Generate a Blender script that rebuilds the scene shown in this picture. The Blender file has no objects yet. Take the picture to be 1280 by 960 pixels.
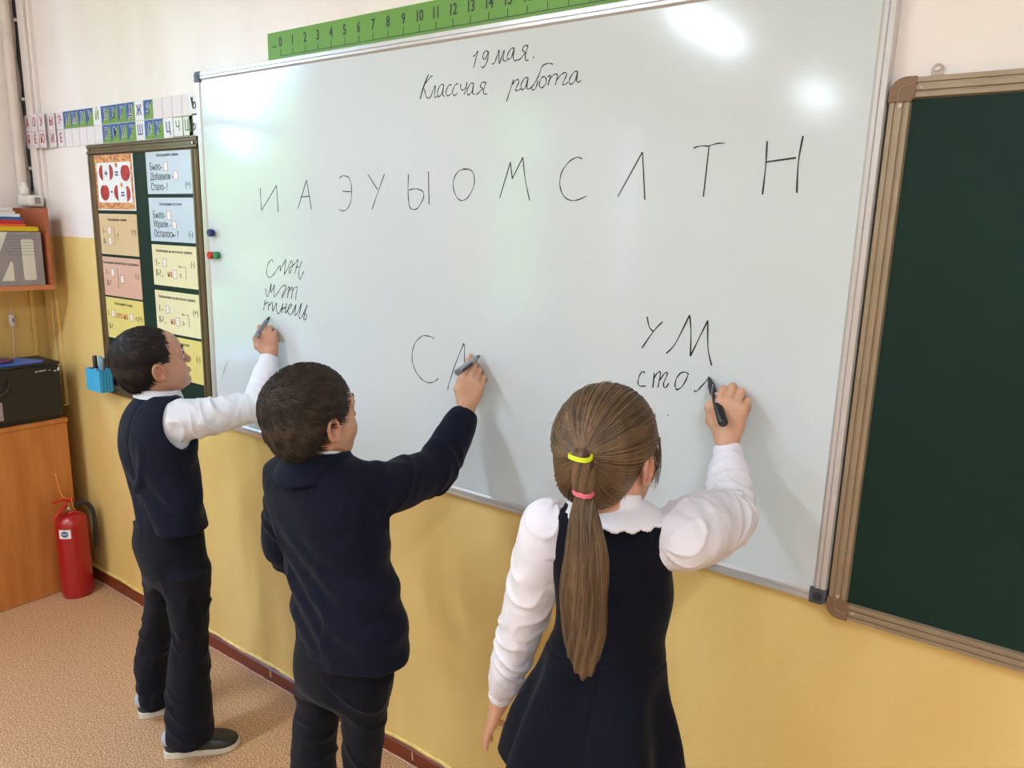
import bpy, bmesh, math, random
import numpy as np
from mathutils import Vector, Matrix
random.seed(5); rng = np.random.default_rng(7)
scene = bpy.context.scene
# ------------------------------------------------------------------ camera
CAM = np.array([0.0, -1.5, 1.64])
YAW, PITCH, ROLL = [math.radians(a) for a in (-35.526, -11.768, 1.610)]
FPX = 932.4
def cam_axes():
    cy, sy, cp, sp, cr, sr = math.cos(YAW), math.sin(YAW), math.cos(PITCH), math.sin(PITCH), math.cos(ROLL), math.sin(ROLL)
    fw = np.array([sy*cp, cy*cp, sp]); rt = np.array([cy, -sy, 0.0]); up = np.cross(rt, fw)
    return cr*rt + sr*up, -sr*rt + cr*up, fw
RT, UP, FW = cam_axes()
cam = bpy.data.objects.new('camera', bpy.data.cameras.new('camera')); scene.collection.objects.link(cam)
cam.data.sensor_width = 36.0; cam.data.lens = FPX/1280*36; cam.data.clip_start = .02
M = Matrix.Identity(4)
for i in range(3):
    M[i][0], M[i][1], M[i][2], M[i][3] = RT[i], UP[i], -FW[i], CAM[i]
cam.matrix_world = M
scene.camera = cam
# ------------------------------------------------------------------ world, lights, exposure
scene.view_settings.view_transform = 'Standard'; scene.view_settings.look = 'None'
scene.view_settings.exposure = 1.33; scene.view_settings.gamma = 1.0
wd = bpy.data.worlds.new('world'); scene.world = wd; wd.use_nodes = True
nt = wd.node_tree; bg = nt.nodes['Background']
sky = nt.nodes.new('ShaderNodeTexSky'); sky.sky_type = 'HOSEK_WILKIE'; sky.turbidity = 5.0; sky.ground_albedo = .35
sky.sun_direction = Vector((.35, .2, .9)).normalized()
nt.links.new(sky.outputs[0], bg.inputs[0]); bg.inputs[1].default_value = 40.0
ROOM = dict(x0=-3.64, x1=2.7, y0=-9.2, y1=0.0, z1=3.25)
WINDOWS = [(-2.65, -0.82), (-4.3, -3.35), (-7.3, -5.5)]
WZ = (0.86, 2.75)
def area(name, loc, direction, sx, sy, power, col):
    l = bpy.data.lights.new(name, 'AREA'); l.shape = 'RECTANGLE'; l.size = sx; l.size_y = sy; l.energy = power; l.color = col
    o = bpy.data.objects.new(name, l); scene.collection.objects.link(o); o.location = loc
    o.rotation_euler = Vector(direction).to_track_quat('-Z', 'Y').to_euler(); return o
for i, (ya, yb) in enumerate(WINDOWS):       # daylight entering each window opening
    o = area('window_daylight', (ROOM['x0']-.06, (ya+yb)/2, (WZ[0]+WZ[1])/2), (1, 0, 0), yb-ya, WZ[1]-WZ[0], 40, (1, 1, 1))
    o.data.cycles.is_portal = True            # guides the sky light through the opening
LAMPS = [(x, y) for x in (-2.35, 1.0) for y in (-2.4, -4.25, -7.4)]
for x, y in LAMPS:                            # the tubes of the ceiling fittings
    area('ceiling_tube_light', (x, y, 3.135), (0, 0, -1), .16, 1.25, 20, (.72, .86, 1.0))
# ------------------------------------------------------------------ pixel helpers: a point seen at (px,py) that stands at a known plane
def ray(px, py): return RT*(px-640)/FPX - UP*(py-480)/FPX + FW
def P(px, py, y=None, z=None, x=None):
    d = ray(px, py)
    t = (y-CAM[1])/d[1] if y is not None else (z-CAM[2])/d[2] if z is not None else (x-CAM[0])/d[0]
    return CAM + d*t
def scl(p): return FPX/float((np.asarray(p)-CAM) @ FW)
# ------------------------------------------------------------------ materials
def srgb(c):
    return tuple(((v/255)/12.92 if v/255 <= .04045 else ((v/255+.055)/1.055)**2.4) for v in c)
MATS = {}
def mat(name, col, rough=.6, metal=0.0, spec=.5, var=0.0, vscale=8.0, bump=0.0, bscale=80.0, stretch=None, sheen=0.0, coat=0.0, col2=None, vlo=.35, vhi=.65, sss=0.0, detail=4.0, wrinkle=0.0, wscale=14.0):
    m = bpy.data.materials.new(name); m.use_nodes = True; t = m.node_tree; b = t.nodes['Principled BSDF']
    c = srgb(col)
    b.inputs['Base Color'].default_value = (*c, 1); b.inputs['Roughness'].default_value = rough; b.inputs['Metallic'].default_value = metal
    b.inputs['Specular IOR Level'].default_value = spec
    if sheen: b.inputs['Sheen Weight'].default_value = sheen; b.inputs['Sheen Roughness'].default_value = .5
    if coat: b.inputs['Coat Weight'].default_value = coat
    if sss: b.inputs['Subsurface Weight'].default_value = sss; b.inputs['Subsurface Radius'].default_value = (.01, .004, .002); b.inputs['Subsurface Scale'].default_value = 1.0
    tc = t.nodes.new('ShaderNodeTexCoord'); mp = t.nodes.new('ShaderNodeMapping'); t.links.new(tc.outputs['Object'], mp.inputs[0])
    if stretch: mp.inputs['Scale'].default_value = stretch
    if var or col2:
        n = t.nodes.new('ShaderNodeTexNoise'); n.inputs['Scale'].default_value = vscale; n.inputs['Detail'].default_value = detail; t.links.new(mp.outputs[0], n.inputs['Vector'])
        r = t.nodes.new('ShaderNodeValToRGB'); r.color_ramp.elements[0].position = vlo; r.color_ramp.elements[1].position = vhi
        k2 = srgb(col2) if col2 else tuple(min(1, v*(1+var)) for v in c)
        k1 = c if col2 else tuple(v*(1-var) for v in c)
        r.color_ramp.elements[0].color = (*k1, 1); r.color_ramp.elements[1].color = (*k2, 1)
        t.links.new(n.outputs['Fac'], r.inputs[0]); t.links.new(r.outputs[0], b.inputs['Base Color'])
    if bump:
        n2 = t.nodes.new('ShaderNodeTexNoise'); n2.inputs['Scale'].default_value = bscale; n2.inputs['Detail'].default_value = 3; t.links.new(mp.outputs[0], n2.inputs['Vector'])
        bp = t.nodes.new('ShaderNodeBump'); bp.inputs['Strength'].default_value = 1.0; bp.inputs['Distance'].default_value = bump
        t.links.new(n2.outputs['Fac'], bp.inputs['Height']); t.links.new(bp.outputs[0], b.inputs['Normal'])
    if wrinkle:          # fine relief of cloth creases
        n3 = t.nodes.new('ShaderNodeTexNoise'); n3.noise_type = 'RIDGED_MULTIFRACTAL'; n3.inputs['Scale'].default_value = wscale; n3.inputs['Detail'].default_value = 3; n3.inputs['Distortion'].default_value = .6; t.links.new(mp.outputs[0], n3.inputs['Vector'])
        b3 = t.nodes.new('ShaderNodeBump'); b3.inputs['Distance'].default_value = wrinkle; t.links.new(n3.outputs['Fac'], b3.inputs['Height'])
        if bump: t.links.new(bp.outputs[0], b3.inputs['Normal'])
        t.links.new(b3.outputs[0], b.inputs['Normal'])
    MATS[name] = m; return m
# ------------------------------------------------------------------ object helpers
WORLD = {}
def link(o, parent=None):
    scene.collection.objects.link(o)
    if parent is not None:
        o.parent = parent; o.matrix_parent_inverse = Matrix.Translation(-WORLD.get(parent.name, Vector((0, 0, 0))))
    return o
def thing(name, label, cat, loc=(0, 0, 0), group=None):
    o = bpy.data.objects.new(name, None); o.empty_display_size = .05; o.location = loc; link(o); WORLD[o.name] = Vector(loc)
    o['label'] = label; o['category'] = cat
    if group: o['group'] = group
    return o
def tag(o, label, cat, group=None):
    o['label'] = label; o['category'] = cat
    if group: o['group'] = group
    return o
def struct(o): o['kind'] = 'structure'; return o
def add_mesh(name, verts, faces, m, parent=None, smooth=False):
    me = bpy.data.meshes.new(name); me.from_pydata([tuple(v) for v in verts], [], [tuple(int(i) for i in f) for f in faces]); me.update()
    for mm in (m if isinstance(m, (list, tuple)) else [m]): me.materials.append(mm)
    o = bpy.data.objects.new(name, me)
    if smooth: me.polygons.foreach_set('use_smooth', [True]*len(me.polygons))
    return link(o, parent)
def add_np(name, V, F, m, parent=None, smooth=True):
    """V (n,3) float, F (k,c) int with c = 3 or 4"""
    me = bpy.data.meshes.new(name); c = F.shape[1]
    me.vertices.add(len(V)); me.vertices.foreach_set('co', np.ascontiguousarray(V, dtype=np.float32).ravel())
    me.loops.add(F.size); me.loops.foreach_set('vertex_index', np.ascontiguousarray(F, dtype=np.int32).ravel())
    me.polygons.add(len(F)); me.polygons.foreach_set('loop_start', np.arange(0, F.size, c, dtype=np.int32))
    me.polygons.foreach_set('loop_total', np.full(len(F), c, dtype=np.int32))
    me.update(calc_edges=True)
    me.polygons.foreach_set('use_smooth', np.full(len(F), smooth, dtype=bool))
    for mm in (m if isinstance(m, (list, tuple)) else [m]): me.materials.append(mm)
    o = bpy.data.objects.new(name, me); return link(o, parent)
class MB:
    def __init__(s): s.v = []; s.f = []
    def box(s, a, b):
        (x0, y0, z0), (x1, y1, z1) = a, b
        x0, x1 = sorted((x0, x1)); y0, y1 = sorted((y0, y1)); z0, z1 = sorted((z0, z1))
        n = len(s.v); s.v += [(x0,y0,z0),(x1,y0,z0),(x1,y1,z0),(x0,y1,z0),(x0,y0,z1),(x1,y0,z1),(x1,y1,z1),(x0,y1,z1)]
        s.f += [tuple(n+i for i in q) for q in ((0,3,2,1),(4,5,6,7),(0,1,5,4),(1,2,6,5),(2,3,7,6),(3,0,4,7))]; return s
    def prism(s, pts, a, b, axis):
        """polygon pts in the plane normal to axis, extruded from a to b"""
        def mk(p, t):
            u, v = p
            return {'x': (t, u, v), 'y': (u, t, v), 'z': (u, v, t)}[axis]
        n = len(s.v); k = len(pts)
        s.v += [mk(p, a) for p in pts] + [mk(p, b) for p in pts]
        s.f += [tuple(n+i for i in range(k))[::-1], tuple(n+k+i for i in range(k))]
        s.f += [(n+i, n+(i+1) % k, n+k+(i+1) % k, n+k+i) for i in range(k)]; return s
    def lathe(s, prof, c, n=32, axis='z', cap=True):
        b = len(s.v)
        for r, h in prof:
            for i in range(n):
                a = 2*math.pi*i/n; u, v = r*math.cos(a), r*math.sin(a)
                s.v.append({'z': (c[0]+u, c[1]+v, c[2]+h), 'y': (c[0]+u, c[1]+h, c[2]+v), 'x': (c[0]+h, c[1]+u, c[2]+v)}[axis])
        for j in range(len(prof)-1):
            for i in range(n):
                s.f.append((b+j*n+i, b+j*n+(i+1) % n, b+(j+1)*n+(i+1) % n, b+(j+1)*n+i))
        if cap:
            s.f.append(tuple(b+i for i in range(n))[::-1]); s.f.append(tuple(b+(len(prof)-1)*n+i for i in range(n)))
        return s
    def tube(s, pts, r, n=8, flat=1.0):
        pts = [Vector(p) for p in pts]; b = len(s.v); K = len(pts)
        rr = r if isinstance(r, (list, tuple)) else [r]*K
        up = None
        for i, p in enumerate(pts):
            d = (pts[min(i+1, K-1)]-pts[max(i-1, 0)]).normalized()
            if up is None: up = d.orthogonal().normalized()
            up = (up - d*up.dot(d)).normalized(); w = d.cross(up)
            for k in range(n):
                a = 2*math.pi*k/n; s.v.append(tuple(p + up*math.cos(a)*rr[i] + w*math.sin(a)*rr[i]*flat))
        for i in range(K-1):
            for k in range(n): s.f.append((b+i*n+k, b+i*n+(k+1) % n, b+(i+1)*n+(k+1) % n, b+(i+1)*n+k))
        s.f.append(tuple(b+k for k in range(n))[::-1]); s.f.append(tuple(b+(K-1)*n+k for k in range(n)))
        return s
    def cyl(s, a, b, r, n=20, r2=None):
        return s.tube([a, b], [r, r2 if r2 is not None else r], n)
    def build(s, name, m, parent=None, bevel=0.0, smooth=False, seg=2):
        bm = bmesh.new(); vs = [bm.verts.new(v) for v in s.v]
        for f in s.f:
            try: bm.faces.new([vs[i] for i in f])
            except ValueError: pass
        bmesh.ops.recalc_face_normals(bm, faces=bm.faces[:])
        if bevel:
            ed = [e for e in bm.edges if len(e.link_faces) == 2 and e.calc_face_angle(0) > .5]
            bmesh.ops.bevel(bm, geom=ed, offset=bevel, segments=seg, affect='EDGES', profile=.5, clamp_overlap=True)
        me = bpy.data.meshes.new(name); bm.to_mesh(me); bm.free()
        for mm in (m if isinstance(m, (list, tuple)) else [m]): me.materials.append(mm)
        if smooth:
            me.polygons.foreach_set('use_smooth', [True]*len(me.polygons))
            try: me.set_sharp_from_angle(angle=math.radians(40))
            except Exception: pass
        return link(bpy.data.objects.new(name, me), parent)
def bx(name, a, b, m, parent=None, bevel=0.0): return MB().box(a, b).build(name, m, parent, bevel)
def text(name, s, size, x, z, y, m, parent, align='CENTER', sx=1.0, off=0.0, facing='-y', rot=0.0, shear=0.0):
    c = bpy.data.curves.new(name, 'FONT'); c.body = s; c.size = size; c.align_x = align; c.align_y = 'CENTER'; c.extrude = .0002; c.offset = off; c.resolution_u = 3; c.shear = shear
    t = bpy.data.objects.new('tmp', c); scene.collection.objects.link(t)
    dg = bpy.context.evaluated_depsgraph_get(); me = bpy.data.meshes.new_from_object(t.evaluated_get(dg)); me.name = name
    bpy.data.objects.remove(t); bpy.data.curves.remove(c)
    A = Matrix.Rotation(rot, 4, 'Y') @ Matrix.Rotation(math.pi/2, 4, 'X') @ Matrix.Diagonal((sx, 1, 1, 1))
    if facing == '+x': A = Matrix.Rotation(math.pi/2, 4, 'Z') @ A
    me.transform(Matrix.Translation((x, y, z)) @ A)
    me.materials.clear(); me.materials.append(m)
    return link(bpy.data.objects.new(name, me), parent)
def catmull(pts, n=6):
    pts = [np.asarray(p, float) for p in pts]
    if len(pts) < 3: return pts
    out = []
    for i in range(len(pts)-1):
        p0 = pts[max(i-1, 0)]; p1 = pts[i]; p2 = pts[i+1]; p3 = pts[min(i+2, len(pts)-1)]
        for k in range(n):
            t = k/n; out.append(.5*((2*p1)+(-p0+p2)*t+(2*p0-5*p1+4*p2-p3)*t*t+(-p0+3*p1-3*p2+p3)*t**3))
    out.append(pts[-1]); return out
# ------------------------------------------------------------------ material library
mat('wall_white', (224, 218, 214), .55, var=.03, vscale=3, bump=.0012, bscale=60)
mat('ceiling_paint', (238, 238, 234), .8)
mat('floor_lino', (166, 118, 80), .42, col2=(230, 192, 150), vscale=210, vlo=.42, vhi=.64, bump=.0004, bscale=150, detail=2)
mat('skirting_brown', (112, 46, 20), .35, var=.18, vscale=20, stretch=(.2, 1, 1), bump=.0008, bscale=50)
mat('caulk_yellow', (228, 200, 118), .5, var=.1, vscale=30, bump=.0015, bscale=60)
mat('chipped_edge', (205, 170, 150), .6, var=.2, vscale=60)
mat('enamel_white', (206, 213, 217), .12, spec=.5, var=.012, vscale=2.5)
mat('aluminium', (206, 203, 203), .3, metal=.45, bump=.0002, bscale=300, stretch=(.1, 1, 1))
mat('corner_grey', (72, 78, 86), .45)
mat('corner_grey_dark', (38, 42, 48), .4)
mat('ink', (26, 28, 32), .5)
mat('chalk_green', (14, 43, 36), .48, spec=.2, var=.14, vscale=2.2, bump=.0002, bscale=120)
mat('champagne', (160, 144, 122), .38, metal=.55, var=.06, vscale=14)
mat('champagne_dark', (92, 78, 64), .45, metal=.4)
mat('corner_brown', (128, 98, 74), .5)
mat('bronze_frame', (106, 90, 66), .4, metal=.5, var=.1, vscale=9)
mat('chrome', (205, 200, 195), .2, metal=1)
mat('paper_white', (232, 230, 232), .6)
mat('paper_strip', (226, 216, 218), .5)
mat('grid_grey', (176, 168, 172), .6)
mat('tile_blue', (34, 84, 158), .45)
mat('tile_green', (112, 152, 52), .45)
mat('navy_print', (28, 38, 88), .5)
mat('blue_print', (46, 66, 140), .5)
mat('green_print', (110, 140, 50), .5)
mat('red_print', (172, 44, 50), .5)
mat('brown_print', (132, 78, 66), .5)
mat('dark_print', (44, 44, 52), .5)
mat('card_blue', (196, 212, 226), .3, coat=.5)
mat('card_cream', (234, 226, 184), .3, coat=.5)
mat('card_tan', (222, 192, 148), .3, coat=.5)
mat('card_pink', (222, 176, 156), .3, coat=.5)
mat('card_yellow', (230, 212, 128), .3, coat=.5)
mat('card_ornament', (186, 92, 40), .35, col2=(228, 176, 110), vscale=130, vlo=.46, vhi=.54, coat=.5)
mat('box_pink', (240, 226, 222), .5)
mat('apple_red', (140, 20, 34), .35, col2=(196, 44, 44), vscale=40)
mat('ruler_green', (100, 152, 46), .5, var=.04, vscale=4)
mat('cable_black', (40, 40, 44), .5, var=.3, vscale=60)
mat('pipe_paint', (214, 200, 190), .45, var=.05, vscale=10)
mat('wood', (176, 104, 46), .42, col2=(198, 128, 66), vscale=3.2, stretch=(1, 6, .8), vlo=.35, vhi=.7, detail=8, bump=.0002, bscale=120)
mat('shelf_wood', (170, 96, 62), .5, var=.1, vscale=20, stretch=(1, 1, 6))
mat('shelf_edge', (196, 124, 84), .5)
mat('black_plastic', (30, 28, 27), .45, var=.15, vscale=4)
mat('scuff', (220, 220, 215), .6)
mat('folder_blue', (52, 106, 196), .4)
mat('purple', (96, 40, 84), .4)
mat('book_blue', (30, 98, 160), .45)
mat('book_red', (184, 40, 44), .45)
mat('book_orange', (226, 92, 48), .45)
mat('book_yellow', (214, 182, 20), .45)
mat('page_white', (228, 224, 222), .7, var=.04, vscale=100, stretch=(.1, .1, 3))
mat('file_grey', (148, 140, 146), .5)
mat('file_light', (212, 212, 200), .5)
mat('file_blue', (96, 122, 176), .5)
mat('plastic_cream', (226, 218, 208), .45)
mat('holder_blue', (70, 172, 216), .45)
mat('marker_white', (232, 232, 236), .35)
mat('marker_blue', (80, 160, 205), .4)
mat('marker_black', (22, 22, 26), .35)
mat('marker_grey', (120, 122, 128), .3)
mat('marker_silver', (150, 152, 158), .35)
mat('magnet_blue', (38, 42, 112), .35)
mat('magnet_red', (206, 44, 36), .35)
mat('magnet_green', (30, 128, 74), .35)
mat('ext_red', (160, 10, 18), .3, coat=.4, var=.04, vscale=6)
mat('ext_lever', (206, 40, 40), .4)
mat('brass', (150, 120, 80), .35, metal=.9)
mat('string_orange', (232, 140, 50), .6)
mat('label_blue', (70, 100, 140), .5)
mat('curtain', (236, 228, 222), .8)
mat('window_white', (236, 236, 234), .4)
mat('leaves', (96, 140, 48), .8, col2=(150, 186, 90), vscale=3, vlo=.4, vhi=.6)
mat('grass', (90, 120, 50), .9)
# glass
g = bpy.data.materials.new('glass'); g.use_nodes = True; gt = g.node_tree; gt.nodes.remove(gt.nodes['Principled BSDF'])
tr = gt.nodes.new('ShaderNodeBsdfTransparent'); gl = gt.nodes.new('ShaderNodeBsdfGlossy'); gl.inputs['Roughness'].default_value = .02; mx = gt.nodes.new('ShaderNodeMixShader'); mx.inputs[0].default_value = .07
gt.links.new(tr.outputs[0], mx.inputs[1]); gt.links.new(gl.outputs[0], mx.inputs[2]); gt.links.new(mx.outputs[0], gt.nodes['Material Output'].inputs[0]); MATS['glass'] = g
# tube diffuser: gives off light
e = bpy.data.materials.new('lamp_diffuser'); e.use_nodes = True; eb = e.node_tree.nodes['Principled BSDF']; eb.inputs['Emission Color'].default_value = (1, .97, .92, 1); eb.inputs['Emission Strength'].default_value = 5.0; MATS['lamp_diffuser'] = e
# two-tone wall: white above, yellow oil paint below (a painted line at z = 1.555)
def two_tone(name, line=1.556):
    m = mat(name, (232, 226, 222), .4, bump=.0010, bscale=45); t = m.node_tree; b = t.nodes['Principled BSDF']
    tc = t.nodes['Texture Coordinate']; se = t.nodes.new('ShaderNodeSeparateXYZ'); t.links.new(tc.outputs['Object'], se.inputs[0])
    n = t.nodes.new('ShaderNodeTexNoise'); n.inputs['Scale'].default_value = 9; t.links.new(tc.outputs['Object'], n.inputs['Vector'])
    ma = t.nodes.new('ShaderNodeMath'); ma.operation = 'MULTIPLY_ADD'; ma.inputs[1].default_value = .006; t.links.new(n.outputs['Fac'], ma.inputs[0]); t.links.new(se.outputs[2], ma.inputs[2])
    gt_ = t.nodes.new('ShaderNodeMath'); gt_.operation = 'GREATER_THAN'; gt_.inputs[1].default_value = line+.003; t.links.new(ma.outputs[0], gt_.inputs[0])
    mp = t.nodes.new('ShaderNodeMapping'); mp.inputs['Scale'].default_value = (1, 1, .35); t.links.new(tc.outputs['Object'], mp.inputs[0])
    n2 = t.nodes.new('ShaderNodeTexNoise'); n2.inputs['Scale'].default_value = 5; n2.inputs['Detail'].default_value = 5; t.links.new(mp.outputs[0], n2.inputs['Vector'])
    def ramp(a, c):
        r = t.nodes.new('ShaderNodeValToRGB'); r.color_ramp.elements[0].position = .35; r.color_ramp.elements[1].position = .68
        r.color_ramp.elements[0].color = (*srgb(a), 1); r.color_ramp.elements[1].color = (*srgb(c), 1); t.links.new(n2.outputs['Fac'], r.inputs[0]); return r
    yl = ramp((224, 190, 116), (232, 201, 130)); wh = ramp((234, 223, 216), (240, 231, 226))
    mix = t.nodes.new('ShaderNodeMixRGB'); t.links.new(gt_.outputs[0], mix.inputs[0]); t.links.new(yl.outputs[0], mix.inputs[1]); t.links.new(wh.outputs[0], mix.inputs[2])
    t.links.new(mix.outputs[0], b.inputs['Base Color'])
    return m
two_tone('wall_two_tone')
MT = MATS
# ------------------------------------------------------------------ room shell
X0, X1, Y0, Z1 = ROOM['x0'], ROOM['x1'], ROOM['y0'], ROOM['z1']
struct(bx('floor', (X0-.3, Y0-.1, -.1), (X1+.1, .12, 0), MT['floor_lino']))
struct(bx('ceiling', (X0-.3, Y0-.1, Z1), (X1+.1, .12, Z1+.1), MT['ceiling_paint']))
struct(bx('wall_front', (X0-.3, 0, 0), (X1+.1, .12, Z1), MT['wall_two_tone']))
struct(bx('wall_back', (X0-.3, Y0-.1, 0), (X1+.1, Y0, Z1), MT['wall_two_tone']))
struct(bx('wall_right', (X1, Y0, 0), (X1+.1, 0, Z1), MT['wall_two_tone']))
w = MB(); w.box((X0-.3, Y0, 0), (X0, 0, WZ[0])); w.box((X0-.3, Y0, WZ[1]), (X0, 0, Z1))
ys = [0.0] + [v for ya, yb in WINDOWS for v in (yb, ya)] + [Y0]
for i in range(0, len(ys), 2): w.box((X0-.3, ys[i+1], WZ[0]), (X0, ys[i], WZ[1]))
struct(w.build('wall_left', MT['wall_two_tone']))
for k, (ya, yb) in enumerate(WINDOWS):
    wn = bpy.data.objects.new('window_%d' % (k+1), None); wn.location = (X0-.15, (ya+yb)/2, WZ[0]); link(wn); WORLD[wn.name] = Vector(wn.location); wn['kind'] = 'structure'
    f = MB(); xx = X0-.2
    for a in (ya, (ya+yb)/2-.02, yb-.05): f.box((xx-.03, a, WZ[0]), (xx+.03, a+.05, WZ[1]))
    for z in (WZ[0], 2.15, WZ[1]-.05): f.box((xx-.028, ya+.002, z), (xx+.028, yb-.002, z+.05))
    f.build('window_frame', MT['window_white'], wn)
    bx('pane', (xx-.003, ya+.04, WZ[0]+.04), (xx+.003, yb-.04, WZ[1]-.04), MT['glass'], wn)
    bx('window_sill', (X0-.17, ya+.002, WZ[0]), (X0+.06, yb-.002, WZ[0]+.03), MT['window_white'], wn)
    # gathered curtain drawn over part of the opening
    ca, cb = [(ya+.03, yb-.58), (ya-.05, ya+.42), (ya-.05, yb+.05)][k]
    n = 60; vs = []; fs = []
    for i in range(n+1):
        y = ca+(cb-ca)*i/n; d = .022*math.sin(i*1.25)+.008*math.sin(i*2.9)
        vs += [(X0+.09+d, y, .75), (X0+.09+d*.8, y, 2.95)]
    fs = [(2*i, 2*i+2, 2*i+3, 2*i+1) for i in range(n)]
    c = add_mesh('curtain', vs, fs, MT['curtain'], None, True); sm = c.modifiers.new('s', 'SOLIDIFY'); sm.thickness = .003
    tag(c, ['pale curtain drawn beside the window nearest the boards', 'pale curtain at the second window from the boards', 'pale curtain at the window furthest from the boards'][k], 'curtain', 'window curtains')
# outdoors seen only as a reflection: ground and bushes in front of the windows
struct(bx('ground', (-40, -30, -1.2), (-4.2, 20, -1.1), MT['grass']))
for i, (x, y, r) in enumerate([(-9, -7, 2.0), (-8.2, -2.4, 1.6), (-12, 5.0, 2.2), (-11, -12, 2.6), (-8.0, .6, 1.2)]):
    bm = bmesh.new(); bmesh.ops.create_icosphere(bm, subdivisions=4, radius=r)
    for v in bm.verts:
        q = v.co.normalized(); d = .16*math.sin(q.x*9+i)*math.sin(q.y*8+2*i)+.08*math.sin(q.z*17+q.x*13)+.05*random.random(); v.co = v.co*(1+d); v.co.z *= 1.25
    me = bpy.data.meshes.new('crown'); bm.to_mesh(me); bm.free(); me.materials.append(MT['leaves'])
    t = thing('tree', ['rounded green tree outside the second window', 'green tree close outside the first window', 'wide green tree outside beyond the front corner', 'big green tree far outside the last window', 'small bush outside by the front corner'][i], 'tree', (x, y, -1.1))
    o = bpy.data.objects.new('crown', me); o.location = (x, y, 1.3 if r > 1.3 else .4); link(o, t)
    MB().tube([(x, y, -1.1), (x, y, .6)], [.16, .12], 10).build('trunk', MT['skirting_brown'], t)
# skirting along the front wall with its bead of yellow paint
bb = bpy.data.objects.new('baseboard_front', None); bb.location = (-1.6, 0, 0); link(bb); WORLD[bb.name] = Vector(bb.location); bb['kind'] = 'structure'
MB().prism([(0, .004), (-.016, .004), (-.014, .05), (-.008, .056), (0, .056)], X0+.02, X1, 'x').build('skirting_board', MT['skirting_brown'], bb)
n = 160; pts = []
cv = MB()
for sgn in (0,):
    xs = [X0+.02+(X1-X0-.02)*i/n for i in range(n+1)]
    cv.tube([(x, -.004, .061+.0025*math.sin(i*.7)+.0015*random.uniform(-1, 1)) for i, x in enumerate(xs)], [.0075+.0018*random.uniform(-1, 1) for _ in xs], 6)
cv.build('paint_bead', MT['caulk_yellow'], bb, smooth=True)
MB().tube([(X0+.02+(X1-X0-.02)*i/n, -.0165, .004+.0012*random.uniform(-1, 1)) for i in range(n+1)], [.0022+.001*random.random() for i in range(n+1)], 5).build('chipped_edge', MT['chipped_edge'], bb)
for x in (-2.86, -2.1, -.93, -1.4):
    a = random.uniform(-.01, .01); MB().prism([(x, .02), (x+.006, .024), (x+.004+a*.2, .045), (x-.002, .05)], -.0168, -.012, 'y').build('paint_chip', MT['chipped_edge'], bb)
struct(MB().prism([(X0, .0), (X0+.016, .0), (X0+.014, .05), (X0, .056)], -.06, Y0, 'y').build('baseboard_left', MT['skirting_brown']))
# vertical boxed duct in the corner (ends above the printer), pipe and black cable
dz = float(P(85, 510, y=-.03)[2])
d = MB(); d.box((-3.612, -.022, dz), (-3.553, 0, Z1)); struct(d.build('trim_1', MT['wall_two_tone'], bevel=.002))
d = MB(); d.box((-3.545, -.014, dz-.0), (-3.524, 0, Z1)); struct(d.build('trim_2', MT['wall_two_tone'], bevel=.002))
bx('trim_foot', (-3.614, -.024, dz-.0), (-3.522, -.001, dz+.006), MT['caulk_yellow'])['kind'] = 'structure'
pp = MB(); pp.tube([(X0+.021, -.062, 1.69), (X0+.021, -.062, Z1)], .019, 16); o = pp.build('heating_pipe', MT['pipe_paint'], smooth=True); tag(o, 'thin vertical pipe painted like the wall in the left corner', 'pipe')
cb = MB(); cb.tube([(X0+.008+.003*math.sin(i*1.1), -.016+.003*math.sin(i*1.9), 1.74+i*.06) for i in range(25)], .009, 8)
ct = thing('corner_cable', 'black cable bundle running up the wall corner beside the pipe', 'cable', (X0+.01, -.015, 1.72)); cb.build('cable', MT['cable_black'], ct, smooth=True)
for z in (1.83, 2.11, 2.42): bx('clip', (X0+.001, -.032, z), (X0+.022, -.004, z+.012), MT['plastic_cream'], ct)
# small cream box and bottle on top of the shelf panel, in the corner
jb = thing('junction_box', 'small rounded cream socket box at the foot of the corner cable', 'socket', (X0+.05, -.06, 1.675))
MB().box((X0+.02, -.088, 1.675), (X0+.135, -.027, 1.722)).build('housing', MT['plastic_cream'], jb, bevel=.012)
MB().lathe([(.012, 0), (.016, .004), (.016, .03), (.009, .04), (.009, .052)], (X0+.07, -.075, 1.722), 14).build('cap', MT['plastic_cream'], jb, smooth=True)
bx('switch_rocker', (X0+.134, -.066, 1.688), (X0+.139, -.046, 1.714), MT['file_grey'], jb)
# ------------------------------------------------------------------ shelf in the left corner
sh = thing('wall_shelf', 'brown wooden shelf on the left wall holding books and a file', 'shelf', (-3.52, -.4, 1.34))
XS = -3.405
bx('shelf_board', (X0+.001, -.9, 1.336), (XS, -.062, 1.356), MT['shelf_edge'], sh, .001)
bx('side_panel', (X0+.001, -.076, 1.356), (XS, -.062, 1.668), MT['shelf_wood'], sh, .001)
bx('back_panel', (X0+.001, -.9, 1.356), (X0+.012, -.0765, 1.668), MT['shelf_wood'], sh, .001)
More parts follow.
